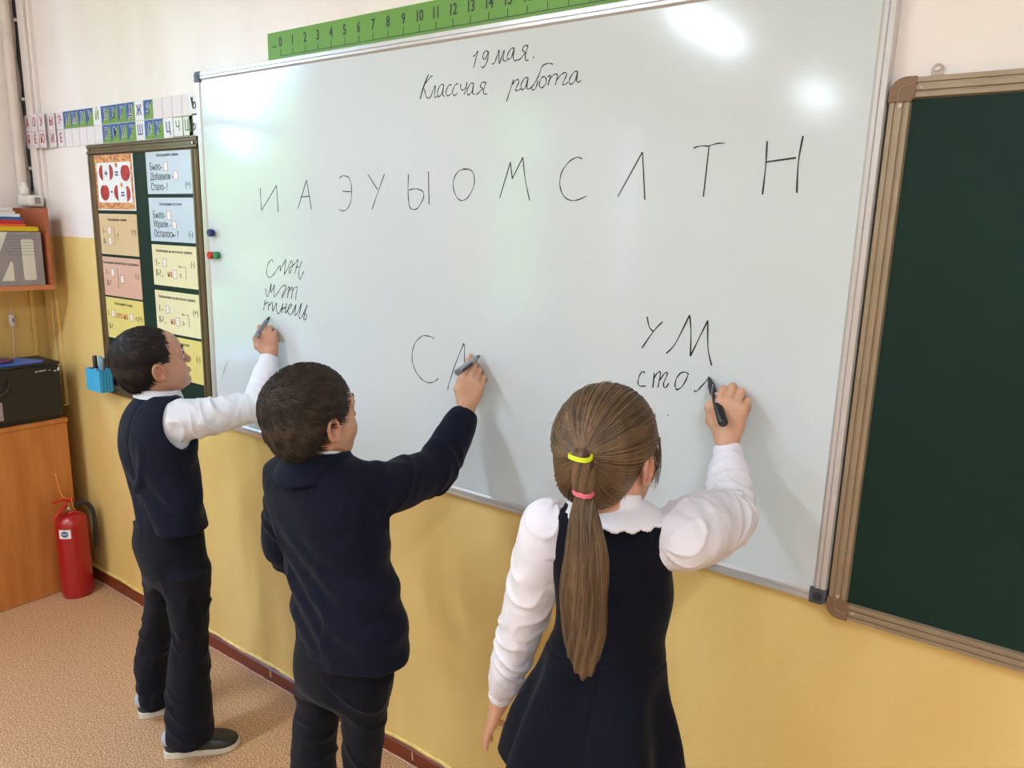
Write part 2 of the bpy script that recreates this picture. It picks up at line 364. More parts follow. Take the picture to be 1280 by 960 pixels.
# grey magazine file with cut-outs, showing its light content
mf = thing('magazine_file', 'grey cardboard file with slanted and rounded cut-outs on the shelf', 'file', (-3.45, -.175, 1.357))
FX = -3.415
f = MB(); f.box((FX-.075, -.262, 1.357), (FX-.071, -.094, 1.572)); f.box((FX-.071, -.262, 1.357), (FX-.002, -.094, 1.361)); f.box((FX-.071, -.098, 1.361), (FX-.002, -.094, 1.572)); f.box((FX-.071, -.262, 1.361), (FX-.002, -.258, 1.572))
f.build('casing', MT['file_grey'], mf)
bx('paper_filling', (FX-.06, -.255, 1.362), (FX-.006, -.1, 1.565), MT['page_white'], mf)
MB().prism([(-.262, 1.357), (-.094, 1.357), (-.094, 1.572), (-.262, 1.572)], FX-.002, FX, 'x').build('front_cover', MT['file_grey'], mf)
MB().prism([(-.262, 1.463), (-.262, 1.5715), (-.2155, 1.5715)], FX, FX+.001, 'x').build('light_corner', MT['file_light'], mf)
MB().prism([(-.252, 1.377), (-.207, 1.377), (-.207, 1.447), (-.214, 1.456)], FX, FX+.001, 'x').build('slanted_window', MT['file_light'], mf, bevel=.0)
q = []
for cy, cz, a0 in ((-.134, 1.387, -90), (-.134, 1.535, 0), (-.162, 1.535, 90), (-.162, 1.387, 180)):
    for k in range(5): a = math.radians(a0+k*22.5); q.append((cy+.009*math.cos(a), cz+.009*math.sin(a)))
MB().prism(q, FX, FX+.001, 'x').build('rounded_window', MT['file_light'], mf)
pl = MB()
for k in range(7): pl.box((FX+.0011, -.225+.004*k % .02, 1.555-.0125*k), (FX+.0013, -.118, 1.556-.0125*k))
pl.build('printed_lines', MT['dark_print'], mf)
o = bx('blue_file', (FX-.07, -.285, 1.357), (FX-.004, -.264, 1.56), MT['file_blue']); tag(o, 'blue file standing left of the grey cut-out file on the shelf', 'file')
o = MB().box((-3.56, -.31, 1.574), (-3.418, -.098, 1.593)).build('yellow_folder', MT['book_yellow'], bevel=.002); tag(o, 'yellow folder lying on top of the grey file', 'folder')
o = MB().box((-3.6, -.42, 1.357), (-3.5, -.1, 1.573)).build('box_file', MT['file_light'], bevel=.002); tag(o, 'pale box file behind the grey cut-out file', 'file')
zz = 1.5935
for nm, lb, m_, th, yr, xr in (('orange_book', 'thin orange book at the bottom of the shelf stack', 'book_orange', .009, -.142, -3.425), ('red_book', 'red book in the shelf stack between orange and blue ones', 'book_red', .016, -.146, -3.427), ('blue_book', 'blue book in the shelf stack under the papers', 'book_blue', .011, -.152, -3.427)):
    b = thing(nm, lb, 'book', (-3.53, -.3, zz))
    bx('cover', (-3.63, -.42, zz), (xr, yr, zz+.002), MT[m_], b); bx('cover', (-3.63, -.42, zz+th-.002), (xr, yr, zz+th), MT[m_], b)
    bx('spine', (xr-.002, -.42, zz+.002), (xr, yr, zz+th-.002), MT[m_], b); bx('page_block', (-3.628, -.418, zz+.002), (xr-.002, yr-.004, zz+th-.002), MT['page_white'], b)
    zz += th+.0004
for k, (th, yr, xr) in enumerate(((.012, -.158, -3.43), (.010, -.168, -3.44), (.013, -.176, -3.435))):
    o = MB().box((-3.62, -.42, zz), (xr, yr-.002*k, zz+th)).build('paper_stack', MT['page_white'], bevel=.001); zz += th+.0004
    tag(o, ['lowest pad of white papers resting on the blue book', 'middle pad of white papers in the shelf stack', 'topmost pad of white papers in the shelf stack'][k], 'paper', 'papers on the shelf stack')
# cord with in-line switch hanging below the shelf
sw = thing('cord_switch', 'white in-line switch on a cord hanging under the shelf', 'switch', (X0+.02, -.13, 1.24))
a = P(12, 372, x=-3.615); b_ = P(15, 400, x=-3.615); c_ = P(18, 442, x=-3.6)
MB().tube(catmull([a+(0, .004, .03), a, b_, c_, c_-(0, 0, .06)], 6), .002, 6).build('cord', MT['plastic_cream'], sw, smooth=True)
MB().lathe([(.004, -.028), (.011, -.024), (.013, 0), (.011, .024), (.004, .028)], b_, 14).build('switch_body', MT['marker_white'], sw, smooth=True)
bx('rocker', (b_[0]+.012, b_[1]-.004, b_[2]-.009), (b_[0]+.0155, b_[1]+.004, b_[2]+.007), MT['file_grey'], sw)
o = MB().box((X0+.0005, -.075, 1.0), (X0+.012, -.058, 1.335)).build('cable_trunking', MT['wall_two_tone'], bevel=.002); tag(o, 'narrow painted cable channel on the left wall below the shelf', 'cable channel')
# ------------------------------------------------------------------ cabinet, printer, folder, tape
cb_ = thing('low_cabinet', 'light brown wooden cabinet in the left corner under the printer', 'cabinet', (-3.515, -.5, 0)); XC = -3.39
bx('side_panel', (X0+.018, -.092, .0), (XC-.018, -.074, .765), MT['wood'], cb_, .001)
bx('side_panel', (X0+.018, -.97, .0), (XC-.018, -.952, .765), MT['wood'], cb_, .001)
bx('back_panel', (X0+.018, -.952, .0), (X0+.024, -.092, .765), MT['wood'], cb_)
bx('top_panel', (X0+.018, -.975, .765), (XC+.003, -.07, .783), MT['wood'], cb_, .001)
bx('front_panel', (XC-.018, -.97, .002), (XC, -.074, .764), MT['wood'], cb_, .001)
pr = thing('printer', 'black printer with chipped corner on the wooden cabinet', 'printer', (-3.5, -.3, .784))
b = MB(); b.prism([(-.08, .80), (-.08, 1.012), (-.086, 1.02), (-.60, 1.02), (-.60, .80)], XC-.2, XC-.004, 'x'); b.build('housing', MT['black_plastic'], pr, bevel=.004)
bx('lid', (XC-.21, -.605, 1.0205), (XC-.001, -.078, 1.033), MT['black_plastic'], pr, .004)
bx('foot_skirt', (XC-.19, -.595, .7835), (XC-.012, -.092, .80), MT['black_plastic'], pr, .002)
b = MB(); b.prism([(-.285, .965), (-.305, .925), (-.6, .925), (-.6, .973), (-.3, .973)], XC-.006, XC-.0005, 'x'); b.build('output_slot', MT['marker_black'], pr)
b = MB(); b.tube(catmull([(XC, -.283, .982), (XC, -.276, .965), (XC, -.292, .93), (XC, -.33, .918), (XC, -.4, .918)], 5), .005, 8); b.build('slot_rim', MT['black_plastic'], pr, smooth=True)
bx('tray_seam', (XC-.005, -.595, .815), (XC-.002, -.31, .89), MT['file_grey'], pr)
b = MB()
for (y, z, w_, h_) in ((-.086, 1.0, .010, .018), (-.1, .994, .012, .006), (-.15, 1.0, .036, .0045), (-.172, .9985, .012, .006), (-.121, .999, .007, .004)):
    b.prism([(y-w_/2, z), (y-w_*.2, z-h_*.5), (y+w_*.4, z-h_*.2), (y+w_/2, z+h_*.3), (y, z+h_*.5)], XC-.0042, XC-.0028, 'x')
b.build('scuff_marks', MT['scuff'], pr)
o = MB().prism([(XC-.17, -.35), (XC-.012, -.33), (XC-.012, -.145), (XC-.05, -.12), (XC-.19, -.17)], 1.0335, 1.0365, 'z').build('blue_folder', MT['folder_blue']); tag(o, 'blue plastic folder lying on the black printer', 'folder')
b = MB(); c0 = (XC-.11, -.27, 1.037)
b.lathe([(.035, 0), (.052, .0), (.056, .006), (.052, .012), (.035, .012), (.033, .006), (.035, 0)], c0, 28, cap=False); o = b.build('tape_roll', MT['purple'], smooth=True); tag(o, 'purple ring-shaped dish lying on the blue folder', 'dish')
# ------------------------------------------------------------------ fire extinguisher
ex = thing('fire_extinguisher', 'red fire extinguisher on the floor beside the wooden cabinet', 'fire extinguisher', (-3.318, -.125, 0)); EC = (-3.318, -.125, 0)
b = MB(); b.lathe([(.052, 0.0), (.058, .002), (.0595, .012), (.063, .02), (.064, .03), (.064, .33), (.062, .345), (.054, .364), (.038, .378), (.022, .384), (.018, .392)], EC, 40); b.build('cylinder', MT['ext_red'], ex, smooth=True)
b = MB(); b.lathe([(.017, .392), (.019, .394), (.019, .412), (.015, .414), (.013, .43)], EC, 20); b.build('valve', MT['brass'], ex, smooth=True)
f_ = np.array([.62, -.78, 0]); s_ = np.array([.78, .62, 0]); e0 = np.array(EC)
def EP(a, b, z): return tuple(e0+f_*a+s_*b+(0, 0, z))
b = MB(); b.tube([EP(.07, -.035, .37), EP(.03, -.012, .415), EP(-.005, 0, .43)], [.007, .008, .008], 8, .6); b.build('handle', MT['ext_lever'], ex, smooth=True)
b = MB(); b.tube([EP(.035, -.055, .435), EP(.01, -.02, .442), EP(-.015, .012, .436)], [.006, .009, .009], 8, .5); b.build('lever', MT['ext_lever'], ex, smooth=True)
b = MB(); b.tube(catmull([EP(.0, .015, .41), EP(-.03, .04, .42), EP(-.05, .062, .39), EP(-.052, .072, .33), EP(-.05, .072, .2)], 6), .009, 10); b.build('hose', MT['cable_black'], ex, smooth=True)
b = MB(); b.cyl(EP(.012, .0, .403), EP(.026, -.006, .403), .012, 16); b.build('pressure_gauge', MT['chrome'], ex, smooth=True)
b = MB(); sp = P(69, 592, x=-3.38); b.tube(catmull([EP(0, 0, .44), EP(.02, -.02, .47), tuple(sp)], 8), .0015, 5); b.build('tag_string', MT['string_orange'], ex)
b = MB(); b.tube(catmull([EP(.0, .0, .44), EP(.02, .02, .45), EP(.03, .03, .42), EP(.015, .03, .40)], 6), .0016, 5); b.build('seal_loop', MT['string_orange'], ex)
# curved label facing the room
def wraplabel(name, a0, a1, z0, z1, r, m):
    n = 8; v = []
    for i in range(n+1):
        a = math.radians(a0+(a1-a0)*i/n); v += [(EC[0]+r*math.cos(a), EC[1]+r*math.sin(a), z0), (EC[0]+r*math.cos(a), EC[1]+r*math.sin(a), z1)]
    return add_mesh(name, v, [(2*i, 2*i+2, 2*i+3, 2*i+1) for i in range(n)], m, ex, True)
wraplabel('label', -72, -28, .285, .325, .0645, MT['paper_white'])
n = 24; v = [(EC[0]+.0649*math.cos(math.radians(-50)), EC[1]+.0649*math.sin(math.radians(-50)), .305)]
for i in range(n):
    a = 2*math.pi*i/n; g_ = math.radians(-50+13*math.cos(a)); v.append((EC[0]+.0649*math.cos(g_), EC[1]+.0649*math.sin(g_), .305+.014*math.sin(a)))
add_mesh('round_emblem', v, [(0, i+1, (i+1) % n+1) for i in range(n)], MT['label_blue'], ex)
wraplabel('emblem_band', -58, -42, .303, .307, .0652, MT['paper_white'])
# ------------------------------------------------------------------ alphabet strip
al = thing('alphabet_strip', 'paper alphabet strip of blue and green letter cells above the small pinboard', 'alphabet strip', (-3.0, 0, 1.915))
AZ0, AZ1 = 1.915, 2.051; AZM = 1.983; ya = -.0018; CW = .061; AX = -3.631
# above the duct the strip bows out over it
b = MB(); b.box((-3.639, -.0262, AZ0), (-3.50, -.0250, AZ1)); b.box((-3.52, -.0262, AZ0), (-3.3, -.0250, AZ1)) if False else None
b = MB(); n0 = len(b.v)
prof = [(-3.639, -.024), (-3.52, -.024), (-3.45, -.010), (-3.38, -.003), (-2.371, -.003)]
for (xa, y_a), (xb, y_b) in zip(prof[:-1], prof[1:]):
    n0 = len(b.v); b.v += [(xa, y_a, AZ0), (xb, y_b, AZ0), (xb, y_b, AZ1), (xa, y_a, AZ1), (xa, y_a+.0008, AZ0), (xb, y_b+.0008, AZ0), (xb, y_b+.0008, AZ1), (xa, y_a+.0008, AZ1)]
    b.f += [tuple(n0+i for i in q) for q in ((0,1,2,3),(7,6,5,4),(0,4,5,1),(3,2,6,7),(0,3,7,4),(1,5,6,2))]
b.build('paper_band', MT['paper_strip'], al)
def ay(x): return float(np.interp(x, [p[0] for p in prof], [p[1] for p in prof]))
top = 'А О У Ы Э Н М Л Р Й Б В Г Д Ж З _ _ _ _ Ъ'.split(); bot = 'Я Ё Ю И Е _ _ _ _ _ П Ф К Т Ш С Х Ц Ч Щ Ь'.split()
SPLIT = set('НМЛРБВГДЗПФКТСХ'); REDS = set('АОУЫЭЯЁЮИЕ')
b = MB()
for i in range(21):
    x = AX+CW*i; yy = ay(x)-.0006; b.box((x-.0006, yy, AZ0), (x+.0006, yy+.0004, AZ1))
for k in range(5):
    xa, xb = prof[k][0] if k < 5 else 0, 0
for i in range(60):
    xa = -3.639+1.268*i/60; xb = -3.639+1.268*(i+1)/60; yy = min(ay(xa), ay(xb))-.0006
    b.box((xa, yy, AZM-.0006), (xb, yy+.0004, AZM+.0006))
b.build('grid_lines', MT['grid_grey'], al)
for row, z0, z1 in ((top, AZM, AZ1), (bot, AZ0, AZM)):
    for i, ch in enumerate(row):
        if ch == '_': continue
        x = AX+CW*i+CW/2; w_ = CW if i < 20 else .058; 
        if i == 20: x = float(P(241.8, 132 if z0 > 1.95 else 155, y=-.005)[0])
        yy = min(ay(x-CW/2), ay(x+CW/2))-.0008; zc = (z0+z1)/2; hw = w_/2-.001; h0, h1 = z0+.0015, z1-.0015
        V = [(x-hw, yy, h0), (x+hw, yy, h0), (x+hw, yy, h1), (x-hw, yy, h1), (x-hw, yy+.0004, h0), (x+hw, yy+.0004, h0), (x+hw, yy+.0004, h1), (x-hw, yy+.0004, h1)]
        F = [(0, 2, 3), (0, 1, 2), (7, 6, 5, 4), (0, 4, 5, 1), (3, 2, 6, 7), (0, 3, 7, 4), (1, 5, 6, 2)]
        if ch in SPLIT: ms = [MT['tile_blue'], MT['tile_green']]
        else: ms = [MT['paper_strip' if ch in REDS else 'paper_white'], MT['paper_white']]
        if ch in SPLIT: F[0] = (0, 1, 3)[0:1]+(1, 3) if False else (0, 2, 3)
        o = add_mesh('letter_tile', V, F, ms, al); o.data.polygons[1].material_index = 1 if ch in SPLIT else 0
        if ch in 'ЧЩ':
            bb_ = MB(); t_ = .002
            for a1, a2 in (((x-hw, h0), (x-hw+t_, h1)), ((x+hw-t_, h0), (x+hw, h1)), ((x-hw, h0), (x+hw, h0+t_)), ((x-hw, h1-t_), (x+hw, h1))): bb_.box((a1[0], yy-.0005, a1[1]), (a2[0], yy-.0001, a2[1]))
            bb_.build('tile_border', MT['green_print'], o)
        mt_ = MT['navy_print'] if ch in SPLIT else MT['red_print'] if ch in REDS else MT['green_print'] if ch in 'ЙЧЩ' else MT['dark_print'] if ch in 'ЪЬ' else MT['blue_print']
        if ch in SPLIT: text('letter_halo', ch, .05, x, zc, yy-.0006, MT['paper_white'], o, off=.0022, sx=.85)
        text('letter', ch, .05, x, zc, yy-.0012, mt_, o, off=.0, sx=.85)
o = bx('black_divider', (-2.413, -.0048, AZM-.002), (-2.372, -.0042, AZM+.003), MT['dark_print'], al)
# ------------------------------------------------------------------ number ruler above the whiteboard
ru = thing('number_ruler', 'green paper number line pinned above the whiteboard', 'ruler', (-1.4, 0, 2.11))
RX0, RX1, RZ0, RZ1 = -2.0, -.80, 2.1105, 2.187
bx('band', (RX0, -.0016, RZ0), (RX1, -.0006, RZ1), MT['ruler_green'], ru)
b = MB(); b.box((-1.94, -.0022, 2.1188), (-1.94+20*.0552, -.0017, 2.1204)); b.build('baseline', MT['dark_print'], ru)
for i in range(21):
    x = -1.94+.0552*i; bx('tick', (x-.0008, -.0022, 2.1204), (x+.0008, -.0017, 2.137), MT['dark_print'], ru)
    text('number', str(i), .037, x, 2.157, -.0022, MT['dark_print'], ru, sx=.72, off=.0006)
bx('dash', (-1.978, -.0022, 2.146), (-1.96, -.0017, 2.149), MT['dark_print'], ru)
# ------------------------------------------------------------------ pinboard with cards
pb = thing('pinboard', 'narrow dark green board in a bronze frame with task cards', 'board', (-2.74, 0, .93))
PX0, PX1, PZ0, PZ1 = -3.112, -2.364, .93, 1.911; PW = .04
bx('panel', (PX0+.01, -.017, PZ0+.01), (PX1-.01, -.002, PZ1-.01), MT['chalk_green'], pb)
def rail(name, p0, p1, wdt, m, parent, side, prof):
    """frame rail between p0 and p1 in the x-z plane; prof = [(t across from outside, y)] closed by y=0"""
    (xa, za), (xb, zb) = p0, p1; b = MB(); n0 = len(b.v)
    L = [(0, -.001)]+prof+[(wdt, -.001)]
    for (x, z) in (p0, p1):
        for t, y in L:
            dx, dz = {'l': (t, 0), 'r': (-t, 0), 't': (0, -t), 'b': (0, t)}[side]; b.v.append((x+dx, y, z+dz))
    k = len(L); b.f = [tuple(range(k)), tuple(range(k, 2*k))[::-1]]+[(i, (i+1) % k, k+(i+1) % k, k+i) for i in range(k)]
    return b.build(name, m, parent)
PR = [(0, -.022), (.006, -.027), (.012, -.027), (.014, -.023), (.024, -.023), (.026, -.027), (.034, -.027), (.04, -.020)]
for s_, a_, c_ in (('l', (PX0, PZ0), (PX0, PZ1)), ('r', (PX1, PZ0), (PX1, PZ1)), ('t', (PX0+.0, PZ1), (PX1-.0, PZ1)), ('b', (PX0, PZ0), (PX1, PZ0))):
    if s_ in 'lr': a_ = (a_[0], a_[1]+PW); c_ = (c_[0], c_[1]-PW)
    rail('frame_rail', a_, c_, PW, MT['bronze_frame'], pb, s_, PR)
for x in (PX0+.02, PX1-.02): MB().cyl((x, -.0285, PZ1-.02), (x, -.023, PZ1-.02), .004, 10).build('screw', MT['chrome'], pb)
def sq(parent, x, z, s, y, m='brown_print'):
    b = MB(); t = .0012
    for a1, a2 in (((x-s/2, z-s*.6), (x-s/2+t, z+s*.6)), ((x+s/2-t, z-s*.6), (x+s/2, z+s*.6)), ((x-s/2, z-s*.6), (x+s/2, z-s*.6+t)), ((x-s/2, z+s*.6-t), (x+s/2, z+s*.6))): b.box((a1[0], y-.0004, a1[1]), (a2[0], y, a2[1]))
    b.build('printed_square', MT[m], parent); bx('square_fill', (x-s/2+t, y-.0002, z-s*.6+t), (x+s/2-t, y, z+s*.6-t), MT['box_pink'], parent)
def line(parent, pts, y, wd_=.0014, m='dark_print', name='printed_line'):
    b = MB()
    for (xa, za), (xb, zb) in zip(pts[:-1], pts[1:]):
        L = math.hypot(xb-xa, zb-za) or 1; nx, nz = -(zb-za)/L*wd_/2, (xb-xa)/L*wd_/2
        b.prism([(xa+nx, za+nz), (xa-nx, za-nz), (xb-nx, zb-nz), (xb+nx, zb+nz)], y-.0004, y, 'y')
    return b.build(name, MT[m], parent)
cy_ = -.0185
def card(label, x0, x1, z1, z0, m, title, rows, sign=None, red=None):
    c = thing('task_card', label, 'card', ((x0+x1)/2, -.018, z0), 'laminated task cards on the pinboard'); W, H = x1-x0, z1-z0
    bx('paper', (x0, cy_, z0), (x1, -.0172, z1), MT[m], c)
    y = cy_-.0002
    dots = MB()
    for k in range(22): dots.box((x0+W*(.08+.84*k/21)-.001, y-.0003, z1-.010), (x0+W*(.08+.84*k/21)+.001, y, z1-.008))
    dots.build('dotted_line', MT['grid_grey'], c)
    text('title', title, .015, x0+W/2, z1-.022, y-.0002, MT['dark_print'], c, sx=.95)
    for (s, fx, fz, sz, mm) in rows: text('printed_text', s, sz, x0+W*fx, z1-H*fz, y-.0002, MT[mm], c, 'LEFT', off=.0, sx=.8)
    if sign: text('sign', sign, .028, x1-W*.09, z1-H*sign_z(sign, title), y-.0002, MT['dark_print'], c)
    return c, (lambda fx, fz: (x0+W*fx, z1-H*fz)), y
def sign_z(s, t): return .8 if t in ('Нахождение суммы ', 'Нахождение остатка ') else .42
LX, RX = (-3.078, -2.79), (-2.698, -2.412); D = 'dark_print'
c, f, y = card('pale blue card at the top of the right column on the pinboard', *RX, 1.88, 1.726, 'card_blue', 'Нахождение суммы ', [('Было-', .08, .4, .036, D), ('Добавили -', .08, .62, .034, D), ('Стало- ?', .08, .85, .036, D)], '(+)')
sq(c, *f(.45, .39), .026, y); sq(c, *f(.66, .6), .026, y)
c, f, y = card('pale blue card second in the right column on the pinboard', *RX, 1.713, 1.56, 'card_blue', 'Нахождение остатка ', [('Было-', .08, .4, .036, D), ('Убрали -', .08, .61, .034, D), ('Осталось- ?', .08, .83, .036, D)], '(-)')
sq(c, *f(.45, .4), .026, y); sq(c, *f(.56, .61), .024, y)
c, f, y = card('cream card with a bent arrow, third in the right column', *RX, 1.548, 1.401, 'card_cream', 'Увеличение на несколько единиц', [('I -', .08, .44, .036, D), ('II-? ,', .06, .7, .036, D), ('на', .33, .7, .034, 'red_print'), ('<', .6, .72, .034, D)], '(-)')
sq(c, *f(.28, .43), .024, y); sq(c, *f(.5, .69), .026, y); line(c, [f(.6, .5), f(.75, .5), f(.75, .78)], y); line(c, [f(.64, .47), f(.6, .5), f(.64, .53)], y)
c, f, y = card('cream card with a bent arrow, fourth in the right column', *RX, 1.382, 1.227, 'card_cream', 'Уменьшение на несколько единиц', [('I -', .08, .44, .036, D), ('II-? ,', .06, .7, .036, D), ('на', .33, .7, .034, 'red_print'), ('>', .6, .72, .034, D)], '(+)')
sq(c, *f(.28, .43), .024, y); sq(c, *f(.5, .69), .026, y); line(c, [f(.6, .5), f(.75, .5), f(.75, .78)], y); line(c, [f(.64, .47), f(.6, .5), f(.64, .53)], y)
c, f, y = card('yellow card at the bottom of the right column beside the boy', *RX, 1.217, 1.06, 'card_yellow', 'В косвенной форме ', [('I -', .08, .44, .036, D), ('II-?', .06, .75, .036, D), ('<', .6, .5, .04, D)], '(-)')
sq(c, *f(.28, .43), .024, y)
c, f, y = card('tan card second in the left column on the pinboard', *LX, 1.653, 1.498, 'card_tan', 'Нахождение суммы', [('I -', .1, .42, .034, D), ('II-', .1, .68, .034, D), ('?', .48, .55, .036, D)], '(+)')
sq(c, *f(.28, .41), .024, y); sq(c, *f(.28, .67), .024, y); line(c, [f(.38, .3), f(.41, .34), f(.41, .5), f(.44, .54), f(.41, .58), f(.41, .74), f(.38, .78)], y)
c, f, y = card('pink card third in the left column on the pinboard', *LX, 1.488, 1.336, 'card_pink', 'Нахождение неизвестного слагаемого', [('I -', .1, .4, .034, D), ('II-?', .1, .68, .034, D)], '(-)')
sq(c, *f(.28, .39), .024, y); line(c, [f(.38, .28), f(.41, .32), f(.41, .5), f(.44, .54), f(.41, .58), f(.41, .74), f(.38, .78)], y); sq(c, *f(.52, .54), .024, y)
c, f, y = card('yellow card with red words, bottom of the left column', *LX, 1.329, 1.166, 'card_yellow', 'В косвенной форме', [('I -', .05, .4, .034, D), (',что на', .26, .42, .036, 'red_print'), ('<', .78, .44, .034, D), ('II-?', .06, .72, .034, D)], '(+)')
sq(c, *f(.2, .39), .024, y); sq(c, *f(.69, .42), .024, y)
# picture card: whole and cut apples
x0, x1, z1, z0 = -3.078, -2.788, 1.874, 1.666; W, H = x1-x0, z1-z0
c = thing('picture_card', 'white picture card of whole and cut red apples, top left of the pinboard', 'card', ((x0+x1)/2, -.018, z0)); y = cy_-.0002
bx('paper', (x0, cy_, z0), (x1, -.0172, z1), MT['paper_white'], c)
b = MB()
for a1, a2 in (((.025, .02), (.975, .15)), ((.025, .86), (.975, .98)), ((.025, .15), (.07, .86)), ((.93, .15), (.975, .86))): b.box((x0+W*a1[0], y-.0004, z1-H*a1[1]), (x0+W*a2[0], y, z1-H*a2[1]))
b.build('ornament_border', MT['card_ornament'], c)
def appl(fx, fz, half):
    rx_, rz_ = .115*W, .145*H; q = []
    for i in range(28):
        a = 2*math.pi*i/28; u = math.cos(a)*rx_; v = math.sin(a)*rz_*(1-.12*math.exp(-(math.cos(a)*3)**2) if math.sin(a) > 0 else 1)
        if half == 'l': u = min(u, -.02*W)
        if half == 'r': u = max(u, .02*W)
        q.append((x0+W*fx+u, z1-H*fz+v))
    MB().prism(q, y-.0005, y, 'y').build('printed_apple', MT['apple_red'], c)
appl(.24, .32, 'l'); appl(.38, .32, 'r'); appl(.8, .34, None); appl(.24, .68, None); appl(.6, .68, 'l'); appl(.78, .7, 'r')
for s, fx, fz in (('+', .31, .35), ('=', .58, .36), ('-', .42, .65), ('=', .7, .72)): text('sign', s, .045, x0+W*fx, z1-H*fz, y-.0003, MT['blue_print'], c, off=.001)
for fx, fz in ((.58, .2), (.68, .55)):
    MB().lathe([(.0, -.0004), (.009, -.0004), (.009, 0)], (x0+W*fx, y, z1-H*fz), 14, 'y').build('printed_pear', MT['card_ornament'], c)
# blue holder with markers
hd = thing('marker_holder', 'light blue plastic marker holder on the lower left of the pinboard', 'holder', (-3.07, -.05, .94))
hx0, hx1, hy0, hy1, hz0, hz1 = -3.158, -3.045, -.082, -.028, .945, 1.035
bx('front_wall', (hx0, hy0, hz0), (hx1, hy0+.003, hz1), MT['holder_blue'], hd, .001); bx('back_wall', (hx0, hy1-.003, hz0), (hx1, hy1, hz1), MT['holder_blue'], hd, .001)
bx('side_wall', (hx0, hy0+.003, hz0), (hx0+.003, hy1-.003, hz1), MT['holder_blue'], hd); bx('side_wall', (hx1-.003, hy0+.003, hz0), (hx1, hy1-.003, hz1), MT['holder_blue'], hd); bx('base', (hx0+.003, hy0+.003, hz0), (hx1-.003, hy1-.003, hz0+.003), MT['holder_blue'], hd)
for x in (-3.115, -3.087): bx('divider', (x, hy0+.003, hz0+.003), (x+.002, hy1-.003, hz1-.005), MT['holder_blue'], hd)
b = MB()
for k in range(4): b.box((hx1, hy0+.008+k*.012, hz0+.004), (hx1+.002, hy0+.012+k*.012, hz1-.004))
b.build('ribs', MT['holder_blue'], hd)
for lab, xa, xb, ya_, m1, m2 in (('white marker with black cap, leftmost in the blue holder', -3.14, -3.148, -.05, 'marker_white', 'marker_black'), ('blue marker in the middle of the blue holder', -3.105, -3.11, -.045, 'marker_blue', 'marker_blue'), ('white marker with grey cap, rightmost in the blue holder', -3.078, -3.072, -.055, 'marker_white', 'marker_grey')):
    t = thing('marker', lab, 'marker', (xa, ya_, .95)); a = np.array([xa, ya_, .95]); e_ = np.array([xb, ya_+.004, 1.083]); d_ = e_-a
    MB().cyl(a, a+d_*.6, .008, 16).build('barrel', MT[m1], t, smooth=True); MB().tube([a+d_*.6, a+d_*.97, e_], [.0088, .0088, .006], 16).build('cap', MT[m2], t, smooth=True)
# ------------------------------------------------------------------ whiteboard
wb = thing('whiteboard', 'large white enamel board in a thin silver frame covered with handwriting', 'board', (-1.317, 0, .926))
WX0, WX1, WZ0, WZ1 = -2.356, -.277, .926, 2.107; FW_ = .026
bx('panel', (WX0+.008, -.02, WZ0+.008), (WX1-.008, -.002, WZ1-.008), MT['enamel_white'], wb)
WR = [(0, -.020), (.003, -.0245), (.012, -.0245), (.0135, -.022), (.015, -.0245), (.021, -.0245), (.026, -.0205)]
for s_, a_, c_ in (('l', (WX0, WZ0+.03), (WX0, WZ1-.03)), ('r', (WX1, WZ0+.03), (WX1, WZ1-.03)), ('t', (WX0+.03, WZ1), (WX1-.03, WZ1)), ('b', (WX0+.03, WZ0), (WX1-.03, WZ0))):
    rail('frame_rail', a_, c_, FW_, MT['aluminium'], wb, s_, WR)
for cx_, cz_, sx_, sz_ in ((WX0, WZ0, 1, 1), (WX1, WZ0, -1, 1), (WX0, WZ1, 1, -1), (WX1, WZ1, -1, -1)):
    q = [(cx_+sx_*.031, cz_-sz_*.001), (cx_+sx_*.031, cz_+sz_*.031), (cx_-sx_*.001, cz_+sz_*.031)]
    for k in range(6): a = math.radians(90*k/5); q.append((cx_+sx_*(.010-.011*math.cos(a)), cz_+sz_*(.010-.011*math.sin(a))))
    o = MB().prism(q, -.0262, -.001, 'y').build('corner_cap', MT['corner_grey'], wb, bevel=.0012)
    MB().cyl((cx_+sx_*.015, -.0272, cz_+sz_*.014), (cx_+sx_*.015, -.026, cz_+sz_*.014), .009, 18).build('round_recess', MT['corner_grey_dark'], o, smooth=True)
def tr(scale, ox, oy, strokes): return [[(ox+x/scale, oy+y/scale) for x, y in s] for s in strokes]
WRITE = []
def wr(label, strokes, wd_=.0026): WRITE.append((label, strokes, wd_))
T = lambda *s: tr(5.333, 500, 40, s)
wr('handwritten date 19 мая', T([(488,165),(505,148),(520,128),(505,180),(490,240)], [(588,132),(572,126),(556,145),(553,172),(568,182),(586,140),(590,135),(586,175),(572,215),(552,238),(540,230)],
   [(613,212),(628,208),(645,165),(660,120),(660,212),(680,160),(695,122),(688,180),(700,194),(712,188)], [(765,108),(742,110),(718,148),(718,180),(740,172),(762,112),(755,165),(764,192),(788,182)], [(790,190),(815,165),(835,135),(818,125),(824,98),(848,88),(852,95),(838,150),(836,186),(856,188)], [(886,167),(893,171)]))
